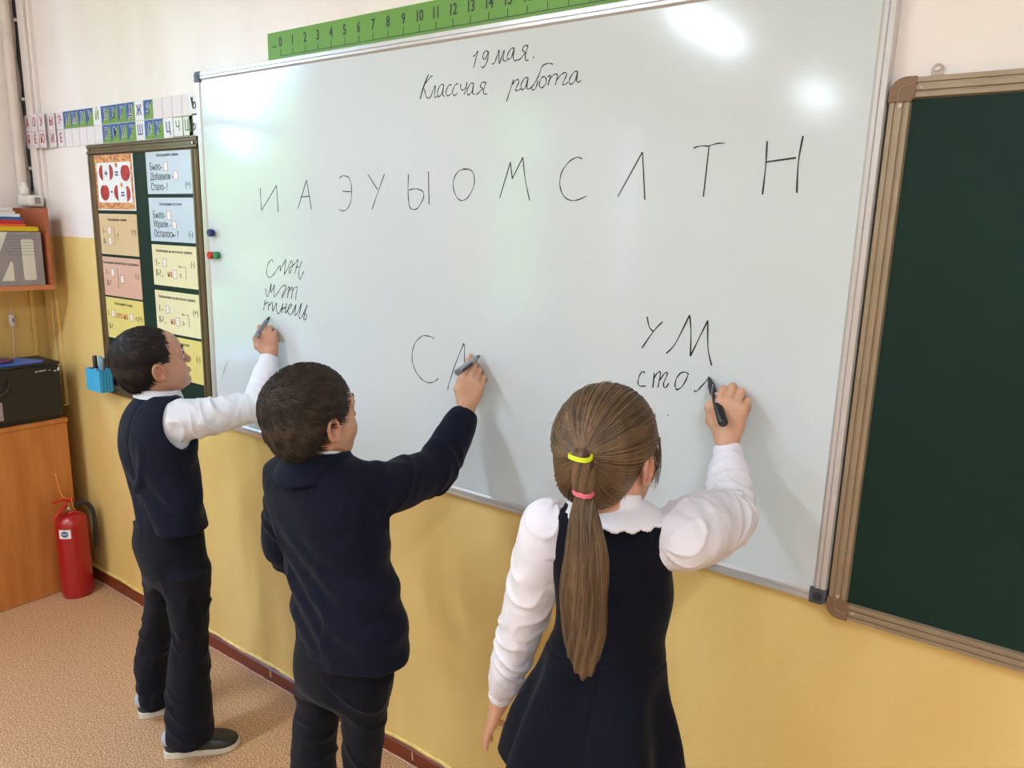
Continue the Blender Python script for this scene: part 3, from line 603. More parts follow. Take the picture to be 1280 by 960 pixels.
wr('handwritten words Классная работа', T([(190,282),(165,350),(132,448)], [(216,290),(195,310),(158,362),(165,390),(175,430),(190,440),(205,430),(235,355),(230,425),(240,436),(255,420)], [(182,300),(150,380),(138,440)],
   [(292,352),(272,352),(250,398),(256,432),(280,405),(292,355),(284,418),(300,428)], [(345,352),(325,356),(306,398),(318,426),(345,408)], [(387,342),(365,358),(350,398),(362,424),(385,405)], [(405,345),(405,378),(420,388),(440,370)], [(447,335),(438,385),(426,418)],
   [(492,342),(470,345),(448,388),(454,420),(478,398),(492,344),(484,405),(500,416)], [(510,418),(535,395),(552,376),(536,366),(545,340),(568,334),(572,340),(558,385),(558,412),(580,412)]))
wr('handwritten words Классная работа', T([(757,315),(740,370),(710,462)], [(748,352),(768,325),(788,318),(790,340),(768,385),(785,390),(805,378)], [(855,305),(830,308),(808,350),(812,385),(835,368),(855,308),(845,372),(862,378),(878,365)],
   [(1018,217),(998,208),(950,226),(925,290),(895,345),(878,372),(888,388),(908,365),(920,320)], [(960,295),(938,315),(928,358),(948,372),(975,335),(968,300),(952,298)], [(985,300),(1003,292),(985,358)], [(990,330),(1018,290),(1048,285),(1035,355)], [(1042,325),(1070,288),(1102,270),(1110,288),(1085,342),(1095,352),(1120,335)],
   [(1186,263),(1160,268),(1130,315),(1135,348),(1165,328),(1186,265),(1178,322),(1188,336),(1208,322)]))
B1 = lambda *s: tr(3.2, 240, 150, s); B2 = lambda *s: tr(3.0476, 620, 150, s)
wr('printed letter И', B1([(273,272),(275,320),(278,362)], [(278,362),(338,262)], [(338,262),(345,370)])); wr('printed letter А', B1([(424,355),(458,240)], [(458,240),(478,357)], [(434,308),(470,305)]))
wr('printed letter Э', B1([(590,232),(605,223),(628,232),(638,270),(636,320),(622,355),(600,363),(588,355)], [(602,285),(635,287)])); wr('printed letter У', B1([(704,218),(742,278)], [(770,216),(745,285),(720,358)]))
wr('printed letter Ы', B1([(866,216),(864,270),(866,320),(872,350),(886,358),(905,350),(926,310),(922,285),(895,275),(868,280)], [(946,206),(948,338)]))
wr('printed letter О', B1([(1105,197),(1070,202),(1048,235),(1046,275),(1060,310),(1080,322),(1105,308),(1128,260),(1126,215),(1108,197),(1085,195)])); wr('printed letter М', B2([(14,297),(55,160)], [(55,160),(62,224)], [(62,224),(102,142)], [(102,142),(112,230),(128,306)]))
wr('printed letter С', B2([(328,148),(310,142),(280,158),(252,195),(243,240),(252,280),(275,303),(305,306),(345,290)])); wr('printed letter Л', B2([(464,292),(558,122)], [(558,122),(567,304)])); wr('printed letter Т', B2([(752,107),(780,99),(810,99),(840,90),(873,88)], [(812,98),(790,292)]))
wr('printed letter Н', B2([(1033,80),(1027,180),(1015,284)], [(1030,160),(1143,144)], [(1170,60),(1152,160),(1146,278)]), .0032)
L1 = lambda *s: tr(7.389, 310, 310, s)
wr('scrawled word in joined letters', L1([(232,125),(215,108),(185,150),(170,220),(185,265),(205,272),(240,240),(270,195),(300,162),(296,215),(325,150),(350,105),(340,180),(335,245)], [(335,245),(370,180),(400,118),(413,150),(400,200),(382,235),(385,180),(412,165),(440,135),(462,108),(450,170),(430,240)], [(440,180),(470,172)], [(497,122),(475,190),(468,250),(480,288),(498,255),(515,215)]))
wr('second scrawled word in joined letters', L1([(165,375),(165,410),(180,450),(198,400),(215,325),(210,410),(228,380),(245,338),(238,410),(245,450),(270,420),(310,362),(350,342),(345,375),(320,420),(316,462),(345,400),(385,358),(362,430)], [(385,355),(375,410),(362,462)], [(380,395),(412,362),(400,470)], [(405,410),(430,368),(455,366),(445,420),(440,485)]))
wr('third scrawled word in joined letters', L1([(160,480),(150,530),(145,575)], [(152,525),(190,502),(185,575)], [(188,540),(225,500),(224,560),(230,580),(262,505),(262,560),(278,608),(300,580),(326,510)], [(322,515),(310,600)], [(315,562),(350,548)], [(357,510),(342,600),(370,570),(402,535),(395,515),(370,560),(372,600),(400,612),(445,520),(432,590),(440,622),(470,570),(495,508),(478,590),(470,640),(490,646),(520,590),(547,525),(525,600),(515,660),(532,658),(542,622),(520,602)]), .003)
C1 = lambda *s: tr(9.6, 500, 400, s)
wr('large handwritten letter С', C1([(405,235),(390,208),(300,188),(240,210),(180,280),(150,380),(145,470),(165,560),(210,650),(270,720),(350,753),(420,735),(460,700)])); wr('unfinished handwritten letter Л', C1([(572,840),(590,760),(660,540),(765,280)], [(765,280),(775,340),(772,515)]))
D1 = lambda *s: tr(4.361, 780, 380, s)
wr('handwritten word УМ', D1([(126,68),(138,125),(160,150)], [(210,97),(160,150),(98,240)], [(230,270),(280,215),(358,60)], [(358,60),(365,150),(362,285)], [(362,285),(405,195),(457,90)], [(457,90),(458,240),(478,335)]), .003)
wr('handwritten word сто', D1([(114,376),(100,368),(85,390),(76,425),(85,447),(120,447)], [(165,375),(157,457)], [(160,410),(185,372),(198,378),(185,455)], [(190,420),(225,375),(236,382),(215,435),(225,457),(245,432)], [(308,376),(285,408),(278,448),(290,467),(320,445),(345,398),(348,378),(325,371),(300,382)], [(290,460),(286,470)], [(382,470),(394,476),(430,440),(465,400)], [(238,604),(242,607)]), .0027)
for lab, strokes, wd_ in WRITE:
    b = MB()
    for s in strokes:
        pts = [P(x, y, y=-.0202) for x, y in s]
        pts = catmull(pts, 5) if len(pts) > 2 else [pts[0]+(pts[1]-pts[0])*t for t in (0, .5, 1)]
        pts = [(p[0], -.0203, p[2]) for p in pts]; K = len(pts)
        n0 = len(b.v)
        for i, p in enumerate(pts):
            a, c = pts[max(i-1, 0)], pts[min(i+1, K-1)]; dx, dz = c[0]-a[0], c[2]-a[2]; L = math.hypot(dx, dz) or 1
            h = wd_*.5*(.9+.25*math.sin(i*.9)); nx, nz = -dz/L*h, dx/L*h
            b.v += [(p[0]+nx, -.0204, p[2]+nz), (p[0]-nx, -.0204, p[2]-nz), (p[0]+nx, -.0201, p[2]+nz), (p[0]-nx, -.0201, p[2]-nz)]
        for i in range(K-1):
            q = n0+4*i; b.f += [(q, q+4, q+5, q+1), (q, q+2, q+6, q+4), (q+1, q+5, q+7, q+3)]
        b.f += [(n0, n0+1, n0+3, n0+2), (n0+4*K-4, n0+4*K-2, n0+4*K-1, n0+4*K-3)]
    o = b.build('handwriting', MT['ink'], wb); o['label'] = lab
# smudge low on the left
mat('smudge', (176, 178, 176), .4)
for k in range(7):
    a = P(278+k*.9, 470-k*3+random.random()*6, y=-.0202); c = a+np.array([random.uniform(.004, .010), 0, random.uniform(.015, .035)])
    MB().prism([(a[0], a[2]), (a[0]+.0015, a[2]), (c[0]+.002, c[2]), (c[0], c[2])], -.0203, -.0201, 'y').build('smudge', MT['smudge'], wb)
for nm, lab, px, py, m_ in (('magnet', 'round dark blue magnet at the left edge of the whiteboard', 263, 291, 'magnet_blue'), ('magnet', 'round red magnet below the blue one on the whiteboard edge', 263, 319, 'magnet_red'), ('magnet', 'round green magnet half hidden behind the red one on the whiteboard', 270.5, 319, 'magnet_green')):
    p = P(px+3, py, y=-.0247 if m_ != 'magnet_green' else -.0202); yb_ = p[1]
    o = MB().lathe([(.0, -.016), (.0105, -.016), (.0125, -.014), (.0125, -.003), (.0115, 0), (0, 0)], (p[0], yb_, p[2]), 24, 'y', cap=False).build(nm, MT[m_], smooth=True); tag(o, lab, 'magnet')
# ------------------------------------------------------------------ green chalkboard
gb = thing('chalkboard', 'dark green chalkboard in a champagne metal frame at the right', 'board', (.5, 0, .908))
GX0, GX1, GZ0, GZ1 = -.2735, 1.24, .9085, 1.909; GW = .036
bx('panel', (GX0+.01, -.02, GZ0+.01), (GX1-.01, -.002, GZ1-.01), MT['chalk_green'], gb)
GR = [(0, -.021), (.002, -.026), (.009, -.026), (.010, -.0235), (.0125, -.0235), (.0135, -.027), (.022, -.027), (.023, -.0235), (.025, -.0235), (.026, -.026), (.033, -.026), (.036, -.0205)]
for s_, a_, c_ in (('l', (GX0, GZ0+GW+.004), (GX0, GZ1-GW-.004)), ('r', (GX1, GZ0+GW+.004), (GX1, GZ1-GW-.004)), ('t', (GX0+GW+.004, GZ1), (GX1-GW-.004, GZ1)), ('b', (GX0+GW+.004, GZ0), (GX1-GW-.004, GZ0))):
    rail('frame_rail', a_, c_, GW, MT['champagne'], gb, s_, GR)
for cx_, cz_, sx_, sz_ in ((GX0, GZ0, 1, 1), (GX1, GZ0, -1, 1), (GX0, GZ1, 1, -1), (GX1, GZ1, -1, -1)):
    q = [(cx_+sx_*(GW+.004), cz_-sz_*.001), (cx_+sx_*(GW+.004), cz_+sz_*GW), (cx_+sx_*(GW-.0005), cz_+sz_*(GW+.0)), (cx_+sx_*GW, cz_+sz_*(GW+.004)), (cx_-sx_*.001, cz_+sz_*(GW+.004))]
    for k in range(8): a = math.radians(90*k/7); q.append((cx_+sx_*(.024-.025*math.cos(a)), cz_+sz_*(.024-.025*math.sin(a))))
    o = MB().prism(q, -.0282, -.001, 'y').build('corner_cap', MT['corner_brown'], gb, bevel=.0015)
    MB().cyl((cx_+sx_*.019, -.0288, cz_+sz_*(GW+.010)), (cx_+sx_*.019, -.0265, cz_+sz_*(GW+.010)), .0032, 10).build('screw', MT['chrome'], gb, smooth=True)
    MB().cyl((cx_+sx_*(GW+.012), -.0288, cz_+sz_*.019), (cx_+sx_*(GW+.012), -.0265, cz_+sz_*.019), .0028, 10).build('screw', MT['chrome'], gb, smooth=True)
    rim = [(cx_+sx_*(GW+.002), -.0285, cz_+sz_*.014)]+[(cx_+sx_*(.028-.014*math.cos(math.radians(a))), -.0285, cz_+sz_*(.028-.014*math.sin(math.radians(a)))) for a in (90, 60, 30, 0)]+[(cx_+sx_*.014, -.0285, cz_+sz_*(GW+.002))]
    MB().tube(rim, .0012, 6).build('moulded_rim', MT['champagne'], o, smooth=True)
for x in (-.208, .5, 1.1):
    b = MB(); q = [(x-.009, GZ1-.002), (x+.009, GZ1-.002)]+[(x+.009*math.cos(math.radians(a)), GZ1+.013+.009*math.sin(math.radians(a))) for a in range(0, 181, 30)]
    o = b.prism(q, -.004, -.001, 'y').build('wall_bracket', MT['chrome'], gb); MB().lathe([(.0, -.0035), (.004, -.003), (.0045, 0)], (x, -.004, GZ1+.013), 12, 'y').build('screw', MT['aluminium'], o, smooth=True)
# ------------------------------------------------------------------ ceiling lights
for i, (x, y) in enumerate(LAMPS):
    t = thing('ceiling_light', 'long white ceiling light with two tubes, %s in the %s row' % (('nearest the boards', 'in the middle', 'furthest from the boards')[i % 3], ('window side', 'door side')[i//3]), 'ceiling light', (x, y, Z1), 'ceiling lights of the classroom')
    bx('housing', (x-.11, y-.65, 3.16), (x+.11, y+.65, Z1-.0005), MT['window_white'], t, .004)
    for s_ in (-.045, .045): MB().cyl((x+s_, y-.6, 3.148), (x+s_, y+.6, 3.148), .011, 10).build('tube', MT['lamp_diffuser'], t, smooth=True)
# ------------------------------------------------------------------ signed-distance sculpting
def smin(a, b, k):
    if k <= 0: return np.minimum(a, b)
    h = np.maximum(k-np.abs(a-b), 0)/k; return np.minimum(a, b)-h*h*k*.25
class Sculpt:
    def __init__(s, h): s.h = h; s.ops = []; s.lo = np.full(3, 1e9); s.hi = np.full(3, -1e9)
    def add(s, fn, lo, hi, k=.01, op='u'):
        lo = np.asarray(lo, float)-k-s.h*3; hi = np.asarray(hi, float)+k+s.h*3
        if op == 'u': s.lo = np.minimum(s.lo, lo); s.hi = np.maximum(s.hi, hi)
        s.ops.append((fn, lo, hi, k, op)); return s
    def cone(s, a, b, ra, rb, k=.01, op='u'):
        a = np.asarray(a, float); b = np.asarray(b, float); ab = b-a; L = max(float(ab@ab), 1e-12); r = max(ra, rb)
        def fn(X, Y, Z):
            t = np.clip(((X-a[0])*ab[0]+(Y-a[1])*ab[1]+(Z-a[2])*ab[2])/L, 0, 1)
            return np.sqrt((X-a[0]-t*ab[0])**2+(Y-a[1]-t*ab[1])**2+(Z-a[2]-t*ab[2])**2)-(ra+(rb-ra)*t)
        return s.add(fn, np.minimum(a, b)-r, np.maximum(a, b)+r, k, op)
    def chain(s, pts, rad, k=.01, n=4, op='u'):
        q = catmull([np.append(np.asarray(p, float), r) for p, r in zip(pts, rad)], n)
        for a, b in zip(q[:-1], q[1:]): s.cone(a[:3], b[:3], a[3], b[3], k, op)
        return s
    def ell(s, c, r, R=None, k=.01, op='u', p=2.0):
        c = np.asarray(c, float); r = np.asarray(r, float); R = np.eye(3) if R is None else np.asarray(R)   # columns of R: local axes in world
        ext = np.sqrt(((R*r)**2).sum(1)); m = float(r.min())
        def fn(X, Y, Z):
            dx, dy, dz = X-c[0], Y-c[1], Z-c[2]
            u = [(dx*R[0, i]+dy*R[1, i]+dz*R[2, i])/r[i] for i in range(3)]
            if p == 2.0:
                g = np.sqrt(u[0]**2+u[1]**2+u[2]**2); g2 = np.sqrt((u[0]/r[0])**2+(u[1]/r[1])**2+(u[2]/r[2])**2)+1e-9
                return np.where(g < 1e-3, -m, g*(g-1)/g2)
            return ((np.abs(u[0])**p+np.abs(u[1])**p+np.abs(u[2])**p)**(1/p)-1)*m
        return s.add(fn, c-ext, c+ext, k, op)
    def loft(s, rings, yaw=0.0, k=.01, op='u', p=2.3, mod=None, cap=.01, top=None, bot=None):
        """rings: (cx, cy, z, rx, ry) from low to high"""
        q = np.array(catmull([np.array(r, float) for r in sorted(rings, key=lambda r: r[2])], 5)); o = np.argsort(q[:, 2]); q = q[o]
        ca, sa = math.cos(yaw), math.sin(yaw); z0 = q[0, 2] if bot is None else bot; z1 = q[-1, 2] if top is None else top
        def fn(X, Y, Z):
            zz = Z[0, 0, :] if Z.ndim == 3 else Z
            I = [np.interp(zz, q[:, 2], q[:, i])[None, None, :] for i in (0, 1, 3, 4)]
            dx, dy = X-I[0], Y-I[1]; u = dx*ca+dy*sa; v = -dx*sa+dy*ca
            rx, ry = I[2], I[3]
            g = (np.abs(u/rx)**p+np.abs(v/ry)**p)**(1/p)
            f = (g-1)*np.minimum(rx, ry)
            if mod is not None: f = f+mod(u, v, Z, np.arctan2(v/ry, u/rx))
            d = np.maximum(z0-Z, Z-z1)
            return -smin(-f, -d, cap)
        m = q[:, 3:5].max(1)+.03
        lo = [(q[:, 0]-m).min(), (q[:, 1]-m).min(), z0]; hi = [(q[:, 0]+m).max(), (q[:, 1]+m).max(), z1]
        return s.add(fn, lo, hi, k, op)
    def half(s, p, n, k=.0, r=None):
        """cut away the side that n points to"""
        p = np.asarray(p, float); n = np.asarray(n, float)/np.linalg.norm(n)
        fn = lambda X, Y, Z: (X-p[0])*n[0]+(Y-p[1])*n[1]+(Z-p[2])*n[2]
        s.ops.append((fn, None if r is None else p-r, None if r is None else p+r, k, 'i')); return s
    def disp(s, fn): s.ops.append((fn, None, None, 0, 'd')); return s
    def mesh(s, smooth=0):
        h = s.h; lo = s.lo-h; n = np.ceil((s.hi+h-lo)/h).astype(int)+2
        F = np.full(n, .5, dtype=np.float32); ax = [lo[i]+h*np.arange(n[i]) for i in range(3)]
        for fn, a, b, k, op in s.ops:
            if a is None: i0 = np.zeros(3, int); i1 = n
            else:
                i0 = np.clip(np.floor((a-lo)/h).astype(int), 0, n); i1 = np.clip(np.ceil((b-lo)/h).astype(int)+1, 0, n)
                if (i1 <= i0).any(): continue
            sl = tuple(slice(i0[i], i1[i]) for i in range(3))
            X = ax[0][sl[0]][:, None, None]; Y = ax[1][sl[1]][None, :, None]; Z = ax[2][sl[2]][None, None, :]
            f = np.asarray(fn(X, Y, Z)); cur = F[sl]
            if op == 'u': F[sl] = smin(cur, f, k)
            elif op == 's': F[sl] = -smin(-cur, f, k)
            elif op == 'i': F[sl] = -smin(-cur, -f, k)
            elif op == 'd':
                F[sl] = cur+f
        return nets(F, lo, h)
def nets(F, lo, h):
    S = F < 0
    c = np.zeros(np.array(F.shape)-1, dtype=np.int8)
    for i in (0, 1):
        for j in (0, 1):
            for k in (0, 1): c += S[i:F.shape[0]-1+i, j:F.shape[1]-1+j, k:F.shape[2]-1+k]
    cells = np.argwhere((c > 0) & (c < 8)); N = len(cells)
    idm = np.full(c.shape, -1, dtype=np.int32); idm[tuple(cells.T)] = np.arange(N)
    acc = np.zeros((N, 3)); cnt = np.zeros(N)
    for d in range(3):
        e = [x for x in range(3) if x != d]
        for i in (0, 1):
            for j in (0, 1):
                o = np.zeros(3, int); o[e[0]] = i; o[e[1]] = j; o2 = o.copy(); o2[d] = 1
                a = F[tuple((cells+o).T)]; b = F[tuple((cells+o2).T)]; m = (a < 0) != (b < 0)
                t = np.where(m, a/np.where(m, a-b, 1), 0)
                pos = np.tile(o.astype(float), (N, 1)); pos[:, d] = t
                acc[m] += pos[m]; cnt[m] += 1
    V = lo+h*(cells+acc/cnt[:, None])
    Q = []
    for d in range(3):
        e = [(d+1) % 3, (d+2) % 3]; sl0 = [slice(1, -1)]*3; sl1 = [slice(1, -1)]*3; sl0[d] = slice(0, -1); sl1[d] = slice(1, None)
        A = S[tuple(sl0)]; B = S[tuple(sl1)]; w = np.argwhere(A != B)
        if not len(w): continue
        inside = A[tuple(w.T)]; off = np.array([1, 1, 1]); off[d] = 0; base = w+off
        ids = []
        for i, j in ((-1, -1), (0, -1), (0, 0), (-1, 0)):
            q = base.copy(); q[:, e[0]] += i; q[:, e[1]] += j; ids.append(idm[tuple(q.T)])
        q = np.stack(ids, 1); q[~inside] = q[~inside][:, ::-1]; Q.append(q)
    return V, np.concatenate(Q)
def join(meshes):
    V = []; F = []; n = 0
    for v, f in meshes: V.append(v); F.append(f+n); n += len(v)
    return np.concatenate(V), np.concatenate(F)
def ring(xl, xr, row, y, yaw=0.0, asp=.62, grow=0.0):
    """ellipse ring of a body seen between pixels xl..xr on a row, standing at depth y; asp = depth/width"""
    c = P((xl+xr)/2, row, y=y); half = (xr-xl)/2/scl(c); ux, uy = RT[0]/math.hypot(RT[0], RT[1]), RT[1]/math.hypot(RT[0], RT[1])
    a = ux*math.cos(yaw)+uy*math.sin(yaw); b = -ux*math.sin(yaw)+uy*math.cos(yaw)
    rx = half/math.sqrt(a*a+(asp*b)**2)+grow; return (c[0], c[1], c[2], rx, rx*asp)
def folds(seed, amp, sc, aniso=(1, 1, 1)):
    r = np.random.default_rng(seed); K = [(r.normal(size=3)*np.array(aniso)*sc, r.uniform(0, 6.28), r.normal(size=3)*sc*.6, r.uniform(0, 6.28)) for _ in range(3)]
    def fn(X, Y, Z):
        t = 0
        for k, p, k2, p2 in K:
            t = t+1-2*np.abs(np.sin(.5*(k[0]*X+k[1]*Y+k[2]*Z)+p+1.2*np.sin(k2[0]*X+k2[1]*Y+k2[2]*Z+p2)))
        return amp*t/3
    return fn
def creases(a, b, freq, amp, seed, t0=-.1, t1=1.1, reach=.085, tilt=1.0):
    """sharp slanting creases round the limb from a to b"""
    a = np.asarray(a, float); b = np.asarray(b, float); ab = b-a; L = np.linalg.norm(ab); ax = ab/L; e1 = np.cross(ax, (.3, .5, .8)); e1 /= np.linalg.norm(e1); e2 = np.cross(ax, e1); r = np.random.default_rng(seed); ph = r.uniform(0, 6.28, 4)
    def fn(X, Y, Z):
        dx, dy, dz = X-a[0], Y-a[1], Z-a[2]; t = (dx*ax[0]+dy*ax[1]+dz*ax[2])/L; u = dx*e1[0]+dy*e1[1]+dz*e1[2]; v = dx*e2[0]+dy*e2[1]+dz*e2[2]; an = np.arctan2(v, u); q = np.sqrt(u*u+v*v)
        w = np.clip((t-t0)*8, 0, 1)*np.clip((t1-t)*8, 0, 1)*np.clip((reach-q)/.02, 0, 1)
        g = 1-np.abs(np.sin(freq*t*L*.5+tilt*1.3*np.sin(an+ph[0])+.8*np.sin(2*an+ph[1]+9*t)+ph[2])); h_ = .55+.45*np.sin(an*1.0+ph[3]+7*t)
        return -amp*w*h_*(g**1.6-.35)
    return fn
def rot(yaw, pitch=0.0, roll=0.0):
    """columns: right, forward, up. yaw = heading of forward measured from +y towards +x; pitch up; roll to the right"""
    f = np.array([math.sin(yaw)*math.cos(pitch), math.cos(yaw)*math.cos(pitch), math.sin(pitch)]); r = np.array([math.cos(yaw), -math.sin(yaw), 0.0]); u = np.cross(r, f)
    r2 = math.cos(roll)*r-math.sin(roll)*u; u2 = math.sin(roll)*r+math.cos(roll)*u
    return np.stack([r2, f, u2], 1)
# ---- head (local: x right, y forward, z up; metres for a child's head)
def head(s, c, R, sc=1.0):
    W = lambda x, y, z: c+R @ (np.array([x, y, z])*sc)
    E = lambda p, r, k=.01, op='u', Q=None: s.ell(W(*p), np.array(r)*sc, R if Q is None else R @ Q, k*sc, op)
    C = lambda a, b, ra, rb, k=.008, op='u': s.cone(W(*a), W(*b), ra*sc, rb*sc, k*sc, op)
    E((0, -.014, .028), (.071, .088, .079)); E((0, .022, -.02), (.058, .062, .066), .03); E((0, .048, .035), (.05, .036, .042), .03)
    E((0, .044, -.068), (.036, .036, .03), .03); E((0, .070, -.083), (.013, .013, .012), .022)
    for x in (-1, 1):
        E((x*.034, .050, -.036), (.024, .026, .026), .02); C((x*.03, .042, -.078), (x*.05, .0, -.05), .014, .012, .02)
        E((x*.03, .087, .004), (.017, .012, .011), .012, 's'); C((x*.014, .083, .02), (x*.046, .070, .021), .007, .006, .014)
        E((x*.03, .066, .003), (.0165, .0150, .0135), .003)
        E((x*.008, .094, -.025), (.0065, .007, .0055), .005)
        C((x*.005, .089, -.049), (x*.017, .082, -.053), .0045, .0025, .005); C((0, .089, -.058), (x*.014, .083, -.056), .0055, .003, .005)
        # ear
        Q = rot(x*-.35, 0, 0)
        E((x*.073, -.010, -.012), (.007, .0175, .027), .006, 'u', Q); E((x*.0795, -.008, -.009), (.006, .0105, .016), .003, 's', Q)
        for k in range(7):
            a0, a1 = [math.radians(200-k_*34) for k_ in (k, k+1)]
            f = lambda a: (x*(.0775+.0035*max(0, -math.cos(a))), -.010+.0145*math.cos(a)*1.05, -.011+.0225*math.sin(a))
            C(f(a0), f(a1), .0032, .0032, .002)
        E((x*.074, -.002, -.034), (.005, .007, .008), .005)
    C((0, .084, .008), (0, .097, -.020), .0058, .0078, .012); E((0, .0955, -.0225), (.008, .007, .0065), .005)
    E((0, .088, -.0645), (.011, .006, .004), .006, 's')
    C((0, -.012, -.04), (0, -.026, -.125), .043, .043, .02)
    return W
def skull(d, grow=0.0):
    """distance along unit direction d (n,3) from head centre (0,-.014,.03) to the skull"""
    r = np.array([.071, .088, .079])+grow
    return 1/np.sqrt((d[:, 0]/r[0])**2+(d[:, 1]/r[1])**2+(d[:, 2]/r[2])**2)
def ray_ell(d, o, c, r):
    """distance from o along unit d (n,3) to the far side of an ellipsoid"""
    r = np.asarray(r); u = d/r; v = (np.asarray(o)-np.asarray(c))/r; a = (u*u).sum(1); b = (u*v).sum(1); cc = (v*v).sum()-1; q = b*b-a*cc
    return np.where(q > 0, (-b+np.sqrt(np.maximum(q, 0)))/a, 0)
def strands(paths, r0, r1, sides=3):
    """paths (N,K,3) -> tubes"""
    N, K, _ = paths.shape; d = np.gradient(paths, axis=1); d /= np.linalg.norm(d, axis=2, keepdims=True)+1e-9
    up = np.cross(d, np.array([.31, .22, .93])); up /= np.linalg.norm(up, axis=2, keepdims=True)+1e-9; w = np.cross(d, up)
    rad = np.linspace(r0, r1, K)[None, :, None]
    V = np.stack([paths+rad*(up*math.cos(2*math.pi*k/sides)+w*math.sin(2*math.pi*k/sides)) for k in range(sides)], 2)   # N,K,S,3
    idx = np.arange(N*K*sides).reshape(N, K, sides); F = []
    for k in range(sides):
        k2 = (k+1) % sides; F.append(np.stack([idx[:, :-1, k], idx[:, :-1, k2], idx[:, 1:, k2], idx[:, 1:, k]], -1).reshape(-1, 4))
    return V.reshape(-1, 3), np.concatenate(F)
# ---- hand. w = wrist point, F = towards knuckles, N = out of the back of the hand, T = thumb side
def hand(s, w, F, N, T, curl, thumb, sc=1.0, spread=(.1, .02, -.06, -.16), palm=1.0):
    F, N, T = [np.asarray(v, float) for v in (F, N, T)]; F /= np.linalg.norm(F); N = N-F*(N@F); N /= np.linalg.norm(N); T = T-F*(T@F)-N*(T@N); T /= np.linalg.norm(T)
    w = np.asarray(w, float); L = lambda f, t, n: w+(F*f+T*t+N*n)*sc
    Rm = np.stack([T, F, N], 1)
    s.ell(L(.036, .0, -.001), np.array([.0295, .037, .0125])*sc, Rm, .012*sc, p=2.6)
    kn = [(.066, .0225), (.068, .0075), (.0655, -.0075), (.060, -.0215)]; ln = [(.033, .021, .017), (.036, .023, .018), (.033, .021, .017), (.026, .016, .015)]; rr = [.0086, .0089, .0085, .0076]
    for i in range(4):
        f, t = kn[i]; s.cone(L(.02, t*.6, 0), L(f, t, .001), .010*sc, rr[i]*1.12*sc, .008*sc)
    tips = []
    for i in range(4):
        f, t = kn[i]; p = L(f, t, .0005); a = 0.0; d0 = F*math.cos(spread[i])+T*math.sin(spread[i])
        for j in range(3):
            a += curl[i][j]; d = d0*math.cos(a)-N*math.sin(a); q = p+d*ln[i][j]*sc
            ra = rr[i]*(1-.07*j)*sc; s.cone(p, q, ra, ra*.92, .0028*sc); p = q
        tips.append(p)
    tb = [L(.012, .018, -.006)]+[L(*q) for q in thumb]; r = [.0125, .0105, .0088, .0078]
    for i in range(3): s.cone(tb[i], tb[i+1], r[i]*sc, r[i+1]*sc, .005*sc)
    return tips, tb[-1], L
mat('fabric_navy', (17, 21, 38), .8, spec=.12, sheen=.05, var=.12, vscale=60, bump=.0005, bscale=420)
mat('fabric_navy_dark', (15, 18, 35), .82, spec=.12, sheen=.05, var=.12, vscale=60, bump=.0005, bscale=420, wrinkle=.004, wscale=7)
mat('dress_navy', (12, 14, 27), .82, spec=.12, sheen=.05, var=.12, vscale=60, bump=.0005, bscale=420)
mat('trouser_navy', (17, 18, 28), .8, spec=.12, sheen=.05, var=.2, vscale=30, stretch=(1, 1, .3), bump=.0006, bscale=300, wrinkle=.006, wscale=10)
mat('shirt_white', (226, 228, 238), .75, spec=.3, var=.02, vscale=20, bump=.0004, bscale=200, wrinkle=.0065, wscale=15)
mat('blouse_white', (232, 227, 236), .75, spec=.3, var=.02, vscale=20, bump=.0004, bscale=200, wrinkle=.0065, wscale=16)
mat('collar_white', (234, 230, 236), .75, spec=.3, bump=.0004, bscale=200)
mat('hair_dark', (38, 31, 28), .6, spec=.35, var=.35, vscale=40, stretch=(1, 1, 1))
mat('hair_darkbrown', (60, 48, 40), .6, spec=.35, var=.35, vscale=40)
mat('hair_brown', (100, 76, 54), .45, spec=.5, var=.3, vscale=45, stretch=(1, 1, .15))
mat('hair_brown_b', (138, 108, 78), .45, spec=.5, var=.25, vscale=45, stretch=(1, 1, .15))
mat('shoe_black', (34, 34, 36), .45, var=.1, vscale=30, bump=.0004, bscale=150)
mat('sole_white', (206, 202, 188), .6, var=.05, vscale=30)
mat('heel_grey', (170, 174, 182), .6)
mat('eye_white', (225, 222, 218), .2); mat('iris', (40, 26, 20), .2)
mat('button_navy', (26, 28, 40), .3)
mat('tie_yellow', (222, 240, 40), .5); mat('tie_pink', (228, 110, 130), .5)
mat('tights', (232, 228, 224), .8)
def skin(name, col, lip):
    m = mat(name, col, .5, spec=.4, sss=.12, bump=.0003, bscale=250); t = m.node_tree; b = t.nodes['Principled BSDF']
    at = t.nodes.new('ShaderNodeAttribute'); at.attribute_name = 'blush'; n = t.nodes.new('ShaderNodeTexNoise'); n.inputs['Scale'].default_value = 30
    mix = t.nodes.new('ShaderNodeMixRGB'); mix.inputs[1].default_value = (*srgb(col), 1); mix.inputs[2].default_value = (*srgb(lip), 1)
    t.links.new(at.outputs['Fac'], mix.inputs[0]); t.links.new(mix.outputs[0], b.inputs['Base Color']); return m
skin('skin_a', (196, 148, 122), (176, 96, 86)); skin('skin_b', (204, 156, 128), (184, 100, 90)); skin('skin_c', (206, 156, 128), (190, 106, 94))
def blush(o, spots):
    V = np.empty(len(o.data.vertices)*3, dtype=np.float32); o.data.vertices.foreach_get('co', V); V = V.reshape(-1, 3); t = np.zeros(len(V), dtype=np.float32)
    for p, r, k in spots: t = np.maximum(t, k*np.clip(1.4-np.linalg.norm(V-np.asarray(p), axis=1)/r*1.2, 0, 1))
    a = o.data.attributes.new('blush', 'FLOAT', 'POINT'); a.data.foreach_set('value', t)
